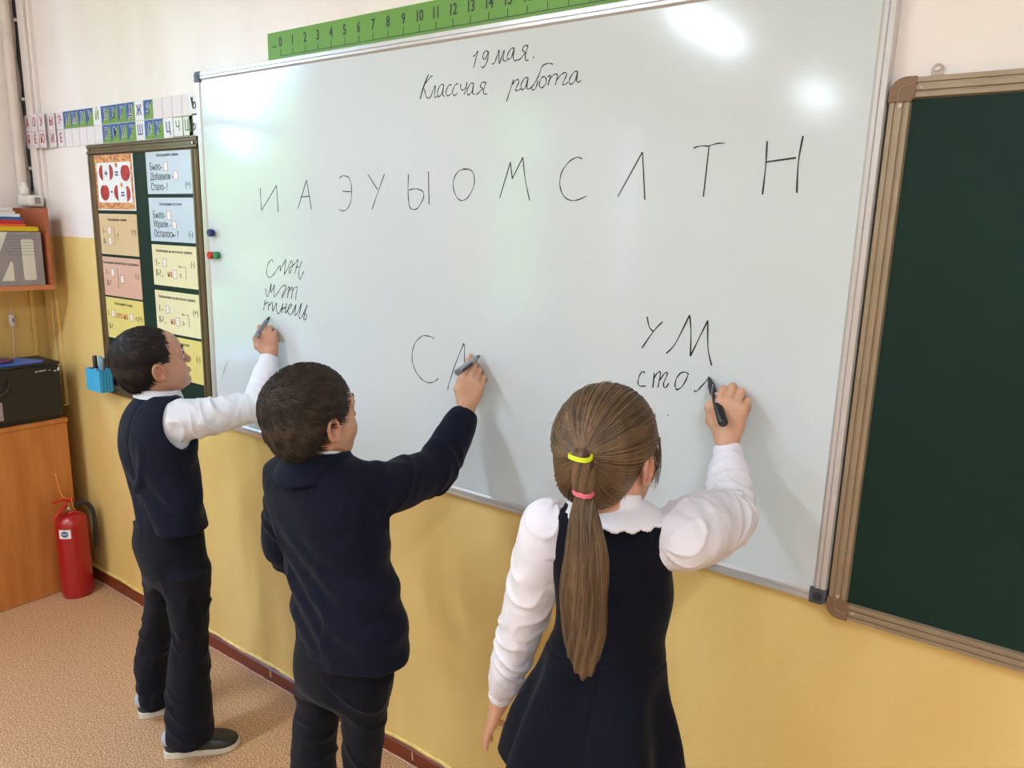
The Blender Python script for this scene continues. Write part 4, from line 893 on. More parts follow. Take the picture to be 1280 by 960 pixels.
def eyes(W, R, sc, root):
    for x in (-1, 1):
        c = W(x*.0295, .0705, .002); s = Sculpt(.0012)
        s.ell(c, np.full(3, .0122*sc), k=0); o = add_np('eye', *s.mesh(), MATS['eye_white'], root)
        c2 = W(x*.0295, .0705+.0105, .002); s = Sculpt(.0008); s.ell(c2, np.array([.0055, .0022, .0055])*sc, R, 0); add_np('iris', *s.mesh(), MATS['iris'], o)
        s = Sculpt(.0012); a = [W(x*.014, .0905, .024), W(x*.028, .0875, .029), W(x*.046, .0755, .025)]
        s.chain(a, [.0022*sc, .0028*sc, .0015*sc], .002); add_np('eyebrow', *s.mesh(), root_hair[0], root)
        MB().tube([W(x*.019, .0835, .0085), W(x*.029, .0865, .0105), W(x*.041, .0775, .0075)], [.0006*sc, .0012*sc, .0006*sc], 6).build('eyelashes', root_hair[0], root, smooth=True)
root_hair = [None]
def boyhair(W, R, c, sc, m, root, crown, seed, fringe=0.0, n=3600):
    """cap of hair cut at the hairline, with short combed strands over it"""
    s = Sculpt(.0028); ce = W(0, -.016, .031)
    s.ell(ce, np.array([.0790, .0965, .0865])*sc, R, 0)
    s.ell(W(0, -.055, -.012), np.array([.060, .050, .060])*sc, R, .03*sc)
    loc = lambda X, Y, Z: [((X-c[0])*R[0, i]+(Y-c[1])*R[1, i]+(Z-c[2])*R[2, i])/sc for i in range(3)]
    def keep(X, Y, Z):       # negative where hair grows
        x, y, z = loc(X, Y, Z); ax_ = np.abs(x)
        zl = np.interp(y, [-.12, -.07, -.045, -.03, -.012, .006, .013, .03, .055, .075, .1], [-.068, -.070, -.060, -.038, .012, .014, -.012, .004, .045, .064-fringe, .06-fringe])
        return (zl-z)*.8
    s.ops.append((keep, None, None, .004, 'i'))
    s.disp(lambda X, Y, Z: .0011*np.sin((X*55+Y*31+Z*21)*sc*4)*np.sin(Z*150+X*60))
    V, F = s.mesh(); o = add_np('hair', V, F, m, root)
    r = np.random.default_rng(seed); V = V.copy(); pick = r.integers(0, len(V), n); p0 = V[pick]
    l0 = (p0-c) @ R/sc; ctr = np.array([0, -.016, .031]); d = l0-ctr; outer = np.linalg.norm(d/np.array([.079, .0965, .0865]), axis=1) > .97
    outer |= (l0[:, 1] < -.02)
    l0 = l0[outer]; cr = np.array(crown)
    K = 5; path = [l0]; p = l0
    nrm = (p-ctr)/np.array([.079, .0965, .0865])**2; nrm /= np.linalg.norm(nrm, axis=1, keepdims=True)
    away = p-cr; away -= nrm*(away*nrm).sum(1, keepdims=True); sw = np.cross(nrm, away); away = away+.55*sw+np.array([0, .2 if fringe else .0, -.25])*np.linalg.norm(away, axis=1, keepdims=True)
    away += r.normal(0, .012, away.shape); away /= np.linalg.norm(away, axis=1, keepdims=True)+1e-6
    L = r.uniform(.012, .026, (len(p), 1)); lift = r.uniform(.0, .004, (len(p), 1))
    for k in range(1, K):
        t = k/(K-1); q = l0+away*L*t; e = (q-ctr)/np.array([.0795, .097, .087]); g = np.linalg.norm(e, axis=1, keepdims=True)
        q2 = ctr+(q-ctr)/g; q = np.where(l0[:, 2:3] > -.0, q2, q); q = q+nrm*(.0006+lift*t*(1-.3*t)); path.append(q)
    paths = np.stack(path, 1); paths = c+(paths*sc) @ R.T
    v, f = strands(paths, .0009, .0003); add_np('hair_strands', v, f, m, o)
    return o
def shoe(heel, toe, root, W_=.036, heelcol='heel_grey', h=.003):
    heel = np.array([heel[0], heel[1], 0.0]); toe = np.array([toe[0], toe[1], 0.0]); F = toe-heel; L = np.linalg.norm(F); F /= L; Rr = np.array([F[1], -F[0], 0.0]); R = np.stack([Rr, F, [0, 0, 1.0]], 1)
    W = lambda x, y, z: heel+R @ np.array([x, y*L, z])
    s = Sculpt(h)
    s.ell(W(0, .17, .038), (W_*.86, .038, .045), R, 0, p=2.3); s.ell(W(.002, .55, .03), (W_*.93, L*.30, .038), R, .03); s.ell(W(.003, .78, .022), (W_*.98, L*.21, .030), R, .02)
    s.cone(W(0, .22, .05), W(0, .20, .075), W_*.75, W_*.72, .015); s.half(W(0, .5, .020), (0, 0, -1)); s.half(W(0, .2, .078), R @ np.array([0, .25, 1.0]), .004)
    o = add_np('shoe', *s.mesh(), MATS['shoe_black'], root)
    s = Sculpt(h)
    def sole(X, Y, Z):
        dx, dy = X-heel[0], Y-heel[1]; u = dx*Rr[0]+dy*Rr[1]; v = (dx*F[0]+dy*F[1])/L
        wd = np.interp(v, [-.02, .0, .04, .15, .4, .6, .78, .9, .97, 1.02], [.0, .018, .029, .034, .033, .038, .0405, .033, .02, .0])
        return np.maximum(np.maximum(np.abs(u)-wd*W_/.038, (np.abs(v-.5)-.505)*L), np.maximum(-Z, Z-.0235))
    s.add(sole, np.minimum(heel, toe)-.06, np.maximum(heel, toe)+.06, 0); s.lo[2] = -.01; s.hi[2] = .05; add_np('sole', *s.mesh(), MATS['sole_white'], o)
    s = Sculpt(h); s.ell(W(0, .13, .058), (W_*.88, .037, .030), R, 0); s.half(W(0, .17, .06), R @ np.array([0, 1, .5])); add_np('heel_patch', *s.mesh(), MATS[heelcol], o)
    b = MB()
    for k in range(3): b.tube([W(-.014, .44+.08*k, .066-.006*k), W(.001, .445+.08*k, .0715-.006*k), W(.016, .44+.08*k, .066-.006*k)], .0017, 6)
    b.build('laces', MATS['marker_black'], o, smooth=True)
    return o
def marker(label, tip, end, m1='marker_grey', m2='marker_black', m3=None, r=.0068, cap_on_end=False):
    tip = np.asarray(tip, float); end = np.asarray(end, float); d = (end-tip)/np.linalg.norm(end-tip); L = np.linalg.norm(end-tip)
    t = thing('marker', label, 'marker', tuple((tip+end)/2))
    MB().tube([tip, tip+d*.008], [.0018, .003], 12).build('nib', MATS['ink'], t, smooth=True)
    MB().tube([tip+d*.006, tip+d*.022], [.0035, r*.8], 16).build('neck', MATS['marker_black'], t, smooth=True)
    a, b_ = tip+d*.022, (tip+d*L*.68 if cap_on_end else end-d*.01)
    br = MB().tube([a, a+d*.004, b_], [r*.85, r, r], 20).build('barrel', MATS[m1], t, smooth=True)
    if cap_on_end: MB().tube([b_-d*.001, end-d*.003, end], [r*1.22, r*1.28, r*1.05], 20).build('cap', MATS[m2], t, smooth=True)
    else: MB().tube([b_-d*.001, end-d*.002, end], [r*1.05, r*1.05, r*.8], 20).build('end_plug', MATS[m2], t, smooth=True)
    return t, a, b_, d, br
# ================================================================== people
def pen_end(tip, px, py, L):
    best = None
    for i in range(400):
        y = -.03-i*.0005; p = P(px, py, y=y); e = abs(np.linalg.norm(p-tip)-L)
        if best is None or e < best[0]: best = (e, p)
    return best[1]
def coarse_body(parts, h=.006):
    s = Sculpt(h); parts(s); return s.mesh()
A = lambda *v: np.array(v, float)
# ------------------------------------------------------------------ boy in a waistcoat (left)
def boy_one():
    yt = -.37; root = thing('person', 'boy in navy waistcoat and white shirt writing at the left end of the whiteboard', 'person', (-2.13, -.37, 0))
    vr = [ring(*q, yt) for q in ((180, 222, 493), (168, 234, 499), (158, 242, 507), (148, 248, 525), (144, 250, 548), (148, 251, 575), (158, 253, 600), (165, 257, 625), (167, 260, 640), (168, 262, 656))]
    vr = [(q[0], q[1], P((a+b)/2, r_, y=yt)[2], q[3], q[4]) for q, (a, b, r_) in zip(vr, ((180, 222, 493), (168, 234, 499), (158, 242, 507), (148, 248, 525), (144, 250, 548), (148, 251, 575), (158, 253, 600), (165, 257, 625), (167, 260, 640), (168, 262, 656)))]
    cx = vr[4][0]; zs = vr[2][2]; hem = vr[-1][2]; zt = vr[0][2]
    S_ = A(cx+.105, -.362, zs-.040); El = P(321, 508, y=-.150); Wr = P(337, 446, y=-.066)
    SL = A(cx-.112, -.355, zs-.045); EL = A(cx-.132, -.345, zs-.235); WL = A(cx-.055, -.26, zs-.345)
    # head
    R = rot(.24, .27, .02); c = P(198, 466, y=-.392)-R @ A(.074, -.010, -.012)
    # trousers lines
    pr = [ring(*q, yt, asp=.72) for q in ((172, 250, 640), (167, 253, 655), (165, 256, 673), (168, 258, 690), (176, 259, 712), (184, 259, 732))]
    rl = [ring(a, b, r_, y, asp=.95) for a, b, r_, y in ((209, 259, 715, -.37), (212, 260, 750, -.37), (214, 259, 775, -.372), (215, 257, 797, -.377), (211, 261, 840, -.385), (209, 263, 880, -.392), (211, 266, 921, -.398))]
    ll = [ring(a, b, r_, y, asp=.95) for a, b, r_, y in ((178, 226, 712, -.37), (184, 223, 745, -.365), (180, 216, 773, -.362), (173, 212, 810, -.362), (168, 209, 833, -.368), (172, 208, 850, -.372), (178, 209, 880, -.372))]
    # body: coarse hidden parts + fine head, neck and hands in one mesh
    def hid(s):
        s.loft([(q[0], q[1], q[2], q[3]*.86, q[4]*.86) for q in vr[1:]], k=.01)
        s.loft([(q[0], q[1], q[2], q[3]*.82, q[4]*.75) for q in pr[:-2]], k=.02)
        for L in (rl, ll): s.loft([(q[0], q[1], q[2], q[3]*.72, q[4]*.72) for q in L], k=.01)
        s.cone(S_, El, .034, .027, .02); s.cone(El, Wr+(El-Wr)*.2, .026, .021, .01); s.cone(SL, EL, .034, .027, .02); s.cone(EL, WL, .026, .021, .01)
        s.cone(A(cx, yt, zt-.03), c+R @ A(0, -.02, -.07), .04, .04, .02)
    s = Sculpt(.0022); W = head(s, c, R); s.cone(W(0, -.02, -.08), A(cx, yt+.01, zt-.02), .041, .046, .02); hm = s.mesh()
    s = Sculpt(.0018)
    F = P(334, 420, y=-.066)-P(338, 448, y=-.066); tips, tt, L = hand(s, P(337.5, 444, y=-.066), F, (.6, -.78, .2), (-.75, -.6, 0), [(.75, 1.1, .5), (.85, 1.2, .6), (.9, 1.3, .6), (1.15, 1.5, .7)], [(.032, .037, -.008), (.056, .040, -.010), (.074, .030, -.018)], 1.0, (.14, .12, .10, .12))
    s.cone(P(337.5, 442, y=-.066), P(337, 462, y=-.085), .0195, .021, .012); s.half((0, -.0216, 0), (0, 1, 0), .002); hh = s.mesh()
    s = Sculpt(.003); hand(s, WL+(WL-EL)*.05, A(.5, .1, -.6), (-.3, .9, .2), (.6, .2, .7), [(.6, .9, .5)]*4, [(.03, .036, -.012), (.05, .045, -.016), (.065, .05, -.02)]); s.cone(WL, WL+(EL-WL)*.2, .02, .021, .01); hl = s.mesh()
    o = add_np('body', *join([coarse_body(hid), hm, hh, hl]), MATS['skin_a'], root)
    blush(o, [(W(0, .09, -.053), .016, .75), (W(.0, .1, -.022), .012, .25), (W(.076, -.01, -.012), .022, .4), (W(-.04, .06, -.03), .02, .2), (W(.042, .055, -.03), .02, .2)])
    root_hair[0] = MATS['hair_dark']; eyes(W, R, 1.0, root)
    boyhair(W, R, c, .96, MATS['hair_dark'], root, (.01, -.06, .10), 3)
    # shirt
    s = Sculpt(.0032); s.loft([(q[0], q[1], q[2], q[3]*.89, q[4]*.88) for q in vr[:-1]], k=.01)
    s.chain([S_+A(-.02, 0, .004), S_+(El-S_)*.3, S_+(El-S_)*.65, El], [.060, .054, .047, .042], .012); s.chain([El, El+(Wr-El)*.5, Wr+(El-Wr)*.18], [.041, .034, .027], .014)
    s.chain([SL+A(.02, 0, 0), SL+(EL-SL)*.5, EL, WL+(EL-WL)*.1], [.048, .044, .038, .028], .012)
    ax = (El-S_)/np.linalg.norm(El-S_)
    s.disp(creases(S_, El, 150, .0062, 1, .0, 1.15)); s.disp(creases(El, Wr, 210, .0050, 2, -.1, .62)); s.disp(creases(S_, El, 75, .0050, 7, -.25, .45, .095, 1.6))
    s.disp(folds(11, .0022, 60))
    cu = (Wr-El)/np.linalg.norm(Wr-El); s.cone(Wr-cu*.045, Wr-cu*.004, .030, .029, .002); s.half(Wr-cu*.001, cu, 0, .06)
    s.cone(Wr-cu*.03, Wr+cu*.06, .0225, .0225, .001, 's')
    cc = A(cx+.003, yt+.01, zt-.006)
    def collar(X, Y, Z):
        dx, dy = X-cc[0], Y-cc[1]; r = np.sqrt(dx*dx+dy*dy); fr = np.clip(dy/.06, -1, 1); top = cc[2]+.018-.006*fr; bot = cc[2]-.014-.012*fr
        rad = .055+.35*(top-Z); return np.maximum(np.abs(r-rad)-.004, np.maximum(Z-top, bot-Z))
    s.add(collar, cc-.1, cc+.1, 0)
    def inner(X, Y, Z):
        return np.maximum(np.sqrt((X-cc[0])**2+(Y-cc[1])**2)-.047, cc[2]-.012-Z)
    s.add(inner, cc-A(.08, .08, .02), cc+.08, 0, 's')
    add_np('shirt', *s.mesh(), MATS['shirt_white'], root)
    for k in (0, 1): MB().lathe([(0, -.001), (.004, -.001), (.004, 0)], tuple(Wr-cu*(.014)+A(.020, -.022, -.005)*(1 if k == 0 else -1)), 10, 'y').build('cuff_button', MATS['paper_white'], root)
    # waistcoat
    s = Sculpt(.0032)
    def vm(u, v, Z, th):      # shaping: hollow of the back, pulled folds towards the right side
        return .004*np.sin(9*(Z-hem)*4+3*u*20)*np.clip((zt-.12-Z)*6, 0, 1)+.003*np.exp(-((u+.0)/.006)**2)*(v < 0)*1.0
    s.loft(vr, k=.0, mod=vm, cap=.006)
    s.chain([A(cx+.055, -.440, zs-.10), A(cx+.04, -.448, zs-.2), A(cx-.0, -.446, hem+.12)], [.006, .007, .004], .02)
    for sx, SS in ((1, S_), (-1, SL)): s.ell(SS+A(sx*.030, 0, .012), (.047, .058, .088), None, .004, 's'); s.cone(SS+A(sx*.0, 0, .0), SS+A(sx*.08, .02, .03), .05, .05, .004, 's')
    s.ell(cc+A(0, .005, .012), (.060, .060, .024), None, .004, 's'); s.disp(folds(4, .003, 17)); add_np('waistcoat', *s.mesh(), MATS['fabric_navy'], root)
    # trousers
    s = Sculpt(.0038); s.loft(pr[:-1]+[tuple(pr[-1][:3])+(pr[-1][3]*.86, pr[-1][4]*.8)], k=.0, cap=.03, top=pr[0][2]+.03)
    for L in (rl, ll): s.loft(L, k=.035, cap=.003)
    s.disp(folds(21, .004, 18, (1, 1, .8)))
    for L, sd in ((rl, 1), (ll, 2)):
        h_, k_, f_ = [A(*L[i][:3]) for i in (0, 3, -1)]; s.disp(creases(h_, k_, 62, .0060, sd, -.1, 1.0, .1, 1.5)); s.disp(creases(k_, f_, 90, .0070, sd+4, -.15, 1.0, .1, 1.3))
    add_np('trousers', *s.mesh(), MATS['trouser_navy'], root)
    for xx in (-.07, .0, .07): lx = pr[1][0]+xx; lyy = yt-pr[1][4]*math.sqrt(1-(xx/pr[1][3])**2)+.002; MB().box((lx-.004, lyy-.005, pr[1][2]-.02), (lx+.004, lyy+.008, pr[1][2]+.012)).build('belt_loop', MATS['trouser_navy'], root)
    shoe((-2.045, -.448), (-1.905, -.278), root, .040); shoe((-2.29, -.402), (-2.20, -.208), root, .040)
    tip = P(337, 396, y=-.0215); end = pen_end(tip, 320, 421, .105)
    marker('grey marker held by the boy in the waistcoat', tip, end, 'marker_grey', 'marker_silver', r=.0075)
boy_one()
# ------------------------------------------------------------------ boy in a jacket (middle)
def boy_two():
    yt = -.46; root = thing('person', 'boy in dark navy suit jacket writing in the middle of the whiteboard', 'person', (-1.24, -.46, 0))
    rows = ((372, 444, 569), (350, 458, 576), (330, 466, 586), (326, 474, 600), (328, 481, 620), (332, 485, 645), (338, 486, 665), (346, 489, 690), (354, 496, 715), (359, 503, 740), (363, 509, 765), (366, 512, 790), (367, 512, 808))
    vr = [ring(*q, yt) for q in rows]; cx = vr[3][0]; zs = vr[2][2]; zt = vr[0][2]; hem = vr[-1][2]
    S_ = A(cx+.112, -.455, zs-.040); El = P(543, 590, y=-.215); Wr = P(583, 515, y=-.078)
    SL = A(cx-.118, -.455, zs-.045); EL = A(cx-.165, -.435, zs-.235); WL = A(cx-.115, -.325, zs-.375)
    R = rot(.06, .16, -.02); c = P(416, 538, y=-.495)-R @ A(.074, -.010, -.012)
    pr = [ring(*q, yt, asp=.74) for q in ((372, 490, 780), (370, 490, 800), (367, 488, 829), (370, 485, 850), (374, 482, 868))]
    def ext(q, z, g=1.0, dy=0): return (q[0], q[1]+dy, z, q[3]*g, q[4]*g)
    rl = [ring(a, b, r_, y, asp=.95) for a, b, r_, y in ((426, 484, 850, -.46), (427, 482, 880, -.46), (430, 479, 920, -.46), (431, 475, 960, -.46))]; rl += [ext(rl[-1], .2, 1.0), ext(rl[-1], .05, 1.06)]
    ll = [ring(a, b, r_, y, asp=.95) for a, b, r_, y in ((371, 427, 850, -.46), (372, 423, 880, -.46), (368, 420, 910, -.455), (364, 417, 960, -.455))]; ll += [ext(ll[-1], .2, 1.0), ext(ll[-1], .05, 1.06)]
    def hid(s):
        s.loft([(q[0], q[1], q[2], q[3]*.86, q[4]*.86) for q in vr[1:]], k=.01); s.loft([(q[0], q[1], q[2], q[3]*.82, q[4]*.75) for q in pr[:-2]], k=.02)
        for L in (rl, ll): s.loft([(q[0], q[1], q[2], q[3]*.72, q[4]*.72) for q in L], k=.01)
        s.cone(S_, El, .036, .028, .02); s.cone(El, Wr+(El-Wr)*.25, .027, .021, .01); s.cone(SL, EL, .036, .028, .02); s.cone(EL, WL, .027, .021, .01)
    s = Sculpt(.0022); W = head(s, c, R, 1.0); s.cone(W(0, -.02, -.08), A(cx, yt+.005, zt-.02), .041, .046, .02); hm = s.mesh()
    s = Sculpt(.0018); F = P(591.5, 480, y=-.072)-P(583, 512, y=-.076)
    hand(s, P(583, 508, y=-.076), F, (.5, -.85, .2), (-.85, -.5, 0), [(.25, .5, .45), (.5, .95, .5), (.6, 1.1, .5), (.7, 1.15, .5)], [(.034, .034, -.010), (.058, .034, -.018), (.080, .028, -.020)], 1.0, (.10, .10, .08, .05))
    s.cone(P(583, 506, y=-.076), P(580, 530, y=-.09), .0205, .022, .012); s.half((0, -.0216, 0), (0, 1, 0), .002); hh = s.mesh()
    s = Sculpt(.003); hand(s, WL+(WL-EL)*.05, WL-EL+A(.03, 0, 0), (-.9, 0, .2), (0, .7, .7), [(.3, .5, .3)]*4, [(.03, .036, -.012), (.05, .045, -.016), (.065, .05, -.02)]); s.cone(WL, WL+(EL-WL)*.2, .02, .021, .01); hl = s.mesh()
    o = add_np('body', *join([coarse_body(hid), hm, hh, hl]), MATS['skin_b'], root)
    blush(o, [(W(0, .09, -.053), .016, .75), (W(.0, .1, -.022), .012, .25), (W(.076, -.01, -.012), .022, .45), (W(.042, .055, -.03), .02, .25)])
    root_hair[0] = MATS['hair_darkbrown']; eyes(W, R, 1.0, root)
    boyhair(W, R, c, 1.045, MATS['hair_darkbrown'], root, (.0, -.075, .075), 8, .022, 4600)
    cc = A(cx+.002, yt+.004, zt+.018)
    nb = W(0, -.026, -.125); cc[:2] = cc[:2]*.45+nb[:2]*.55;
    # shirt collar just above the jacket collar
    s = Sculpt(.003)
    def collar(X, Y, Z, r0=.0525, h0=.023, h1=-.02, sl=.12, th=.0035):
        r = np.sqrt((X-cc[0])**2+(Y-cc[1])**2); fr = np.clip((Y-cc[1])/.06, -1, 1); top = cc[2]+h0-.006*fr; bot = cc[2]+h1
        return np.maximum(np.abs(r-(r0+sl*(top-Z)))-th, np.maximum(Z-top, bot-Z))
    s.add(collar, cc-.1, cc+.1, 0); add_np('shirt', *s.mesh(), MATS['shirt_white'], root)
    s = Sculpt(.0033)
    def vm(u, v, Z, th):
        return .003*np.sin(70*(u*.6+Z)+2*np.sin(20*u))*np.clip((zs-.08-Z)*8, 0, 1)*np.clip((Z-hem)*14, 0.15, 1)
    s.loft(vr, k=.0, mod=vm, cap=.006)
    s.ell(A(cx+.125, yt+.035, hem+.055), (.030, .05, .07), None, .03)
    s.chain([S_+A(-.03, 0, .008), S_+(El-S_)*.35, S_+(El-S_)*.7, El], [.060, .055, .050, .046], .014); s.chain([El, El+(Wr-El)*.5, Wr+(El-Wr)*.12], [.046, .040, .034], .02)
    s.chain([SL+A(.03, 0, .008), SL+(EL-SL)*.5, EL, EL+(WL-EL)*.5, WL+(EL-WL)*.1], [.060, .050, .047, .042, .036], .012)
    ax = (El-S_)/np.linalg.norm(El-S_)
    s.disp(creases(S_, El, 105, .0065, 11, -.2, 1.15, .1, 1.4)); s.disp(creases(El, Wr, 120, .0050, 12, -.1, .55, .1)); s.disp(creases(SL, EL, 95, .0060, 13, .1, 1.1, .1, 1.3)); s.disp(creases(EL, WL, 130, .0060, 14, -.1, .9, .09))
    s.disp(creases(A(cx+.13, yt-.09, zs-.22), A(cx-.13, yt-.09, hem+.10), 55, .0045, 15, .0, 1.0, .16, .7))
    s.disp(folds(31, .0026, 26)); s.disp(folds(33, .0012, 60))
    cu = (Wr-El)/np.linalg.norm(Wr-El); s.half(Wr-cu*.004, cu, .002, .075); s.cone(Wr-cu*.03, Wr+cu*.08, .030, .030, .001, 's')
    bkx = float(P(401, 775, y=yt-.095)[0])      # back vent: a slit with one side lapping over the other
    s.disp(lambda X, Y, Z: -.0075*(Y < yt-.03)*(X > bkx)*np.clip((bkx+.09-X)/.09, 0, 1)*np.clip((hem+.115-Z)*40, 0, 1))
    s.add(lambda X, Y, Z: np.maximum(np.sqrt((X-cc[0])**2+(Y-cc[1])**2)-.055, cc[2]-.03-Z), cc-A(.07, .07, .03), cc+A(.07, .07, .08), .002, 's')
    s.add(lambda X, Y, Z: np.maximum(np.abs(np.sqrt((X-cc[0])**2+(Y-cc[1])**2)-(.0615+.5*(cc[2]-.001-Z)))-.0045, np.maximum(Z-cc[2]+.001+.1*(Y-cc[1]), cc[2]-.040-Z+.25*(Y-cc[1]))), cc-.11, cc+.11, .002)
    jk = add_np('jacket', *s.mesh(), MATS['fabric_navy_dark'], root)
    for k in range(3):
        p = Wr-cu*(.014+.017*k)+A(.0315, -.019, -.012)*(1+.06*k); MB().lathe([(0, -.004), (.0055, -.004), (.0068, -.002), (.0068, .003)], tuple(p), 16, 'y').build('cuff_button', MATS['button_navy'], jk, smooth=True)
    MB().box((cx+.115, yt-.045, zs-.275), (cx+.150, yt+.045, zs-.26)).build('pocket_flap', MATS['fabric_navy_dark'], jk, bevel=.003)
    s = Sculpt(.0038); s.loft(pr[:-1]+[tuple(pr[-1][:3])+(pr[-1][3]*.86, pr[-1][4]*.8)], k=.0, cap=.03, top=pr[0][2]+.03)
    for L in (rl, ll): s.loft(L, k=.035, cap=.003)
    s.disp(folds(41, .004, 16, (1, 1, .7)))
    for L, sd in ((rl, 21), (ll, 22)): s.disp(creases(A(*L[0][:3]), A(*L[3][:3]), 70, .0060, sd, -.2, 1.3, .1, 1.6))
    add_np('trousers', *s.mesh(), MATS['trouser_navy'], root)
    for q in (rl[-1], ll[-1]): shoe((q[0]-.0, q[1]-.07), (q[0]+.03, q[1]+.145), root, .040, h=.004)
    tip = P(599.5, 444.5, y=-.0215); end = pen_end(tip, 571, 466, .125)
    t, a, b_, d, br = marker('silver and black marker held by the boy in the jacket', tip, end, 'marker_silver', 'marker_grey', r=.0080)
    MB().tube([a+(b_-a)*.35+A(.0010, -.001, -.001), a+(b_-a)*.93+A(.0010, -.001, -.001)], .0078, 20).build('dark_band', MATS['marker_black'], br, smooth=True)
boy_two()
# ------------------------------------------------------------------ girl (right)
def girl():
    yt = -.43; psi = -.34; ly = .34; root = thing('person', 'girl with long brown ponytail in navy pinafore writing at the right', 'person', (-.56, -.43, 0))
    rows = ((716, 812, 633), (698, 829, 642), (693, 834, 655), (691, 836, 680), (691, 837, 705), (693, 839, 735), (697, 834, 765), (695, 829, 790), (686, 830, 812), (676, 829, 842), (659, 834, 875), (644, 840, 910), (634, 845, 938), (626, 850, 966))
    vr = [ring(*q, yt, ly, .62 if q[2] < 800 else .62+.2*min(1, (q[2]-800)/100)) for q in rows]; cx = vr[3][0]; zs = vr[1][2]; zt = vr[0][2]; hem = vr[-1][2]
    rt = A(math.cos(psi), -math.sin(psi), 0); fw = A(math.sin(psi), math.cos(psi), 0); cen = A(cx, yt, 0)
    S_ = cen+rt*.108+A(0, 0, zs-.030); El = P(913, 644, y=-.195); Wr = P(910, 562, y=-.078)
    SL = cen-rt*.106+A(0, 0, zs-.030); EL = P(655, 772, y=-.445); WL = P(626, 868, y=-.405)
    R = rot(.04, .06, .0); c = P(808, 588, y=-.440)-R @ A(.074, -.010, -.012)
    def hid(s):
        s.loft([(q[0], q[1], q[2], q[3]*.86, q[4]*.86) for q in vr[1:9]], ly, k=.01); s.ell(cen+A(0, 0, vr[8][2]-.06), (.095, .066, .10), None, .02)
        for x in (-.042, .042): s.chain([cen+rt*x+A(0, 0, vr[8][2]-.12), cen+rt*x+A(0, 0, .40), cen+rt*x+A(0, 0, .06)], [.048, .040, .03], .02)
        s.cone(S_, El, .032, .026, .02); s.cone(El, Wr+(El-Wr)*.2, .025, .02, .01); s.cone(SL, EL, .032, .026, .02); s.cone(EL, WL+(EL-WL)*.1, .025, .02, .01)
    s = Sculpt(.0022); W = head(s, c, R, .99); s.cone(W(0, -.02, -.08), cen+A(0, 0, zt-.03), .039, .045, .02); hm = s.mesh()
    s = Sculpt(.0018); F = P(914, 512, y=-.072)-P(908, 552, y=-.080)
    hand(s, P(908, 549, y=-.078), F, (.05, -1, .15), (-1, 0, 0), [(.75, 1.3, .7), (.6, 1.45, .8), (.7, 1.5, .8), (.95, 1.5, .8)], [(.028, .036, -.010), (.053, .042, -.004), (.076, .034, -.010)], 1.06, (.12, .04, -.04, -.1))
    s.cone(P(908, 548, y=-.078), P(909, 580, y=-.10), .0215, .023, .012); s.half((0, -.0216, 0), (0, 1, 0), .002); hh = s.mesh()
    s = Sculpt(.0018); wl = P(623, 880, y=-.402); hand(s, wl, P(613, 906, y=-.395)-wl, (-.75, -.45, .2), (.75, .45, .1), [(.25, .35, .25), (.05, .2, .15), (-.02, .15, .15), (.0, .15, .1)], [(.030, .032, -.006), (.045, .044, -.012), (.058, .050, -.018)], .92, (.45, .12, -.02, -.12))
    s.cone(wl, WL, .019, .020, .01); hl = s.mesh()
    o = add_np('body', *join([coarse_body(hid), hm, hh, hl]), MATS['skin_c'], root)
    blush(o, [(W(0, .09, -.053), .016, .75), (W(.076, -.01, -.012), .022, .5)]+[(P(x, y, y=-.395), .012, .35) for x, y in ((611, 915), (618, 914), (630, 902))])
    root_hair[0] = MATS['hair_brown']; eyes(W, R, .99, root)
    # ---- hair: cap, combed strands to the tie, gathered bulge, ponytail
    Hb, Hc = MATS['hair_brown'], MATS['hair_brown_b']; sc = .99
    r3 = np.array([.0800, .0985, .0885]); ctr = np.array([0, -.016, .031])
    t1 = P(725, 571, y=-.552); t2 = P(729, 616, y=-.548)
    s = Sculpt(.0028); s.ell(W(*ctr), r3*sc, R, 0); s.ell(W(0, -.055, -.020), A(.062, .05, .058)*sc, R, .03)
    loc = lambda X, Y, Z: [((X-c[0])*R[0, i]+(Y-c[1])*R[1, i]+(Z-c[2])*R[2, i])/sc for i in range(3)]
    def keep(X, Y, Z):
        x, y, z = loc(X, Y, Z); zl = np.interp(y, [-.12, -.07, -.045, -.03, -.012, .006, .02, .04, .055, .075, .1], [-.078, -.080, -.078, -.055, .012, .016, .0, .012, .035, .055, .06]); return (zl-z)*.8
    s.ops.append((keep, None, None, .004, 'i')); hair = add_np('hair', *s.mesh(), Hb, root)
    tl = (t1-c) @ R/sc
    r = np.random.default_rng(5)
    def comb(n, seed, lift):
        r = np.random.default_rng(seed); a = r.uniform(-math.pi, math.pi, n)
        # roots round the hairline: front rim, temples, behind the ears, nape
        yy = .062*np.cos(a); xx = .074*np.sin(a); zz = np.where(np.abs(a) < 1.0, .062, np.where(np.abs(a) < 1.9, .02, -.065)); zz = np.interp(np.abs(a), [0, .7, 1.15, 1.6, 1.9, 2.3, 3.14], [.066, .058, .02, .018, -.03, -.066, -.070]); yy = np.interp(np.abs(a), [0, .7, 1.15, 1.6, 1.9, 2.3, 3.14], [.068, .06, .045, .012, -.03, -.055, -.07])
        p0 = np.stack([xx, yy, zz], 1)+r.normal(0, .004, (n, 3)); start = r.uniform(0, .75, (n, 1))**1.2; d0 = (p0-ctr); d1 = (tl-ctr)
        d0 = d0/np.linalg.norm(d0, axis=1, keepdims=True); d1 = d1/np.linalg.norm(d1)
        K = 11; path = []
        om = np.arccos(np.clip(d0 @ d1, -.9999, .9999))[:, None]
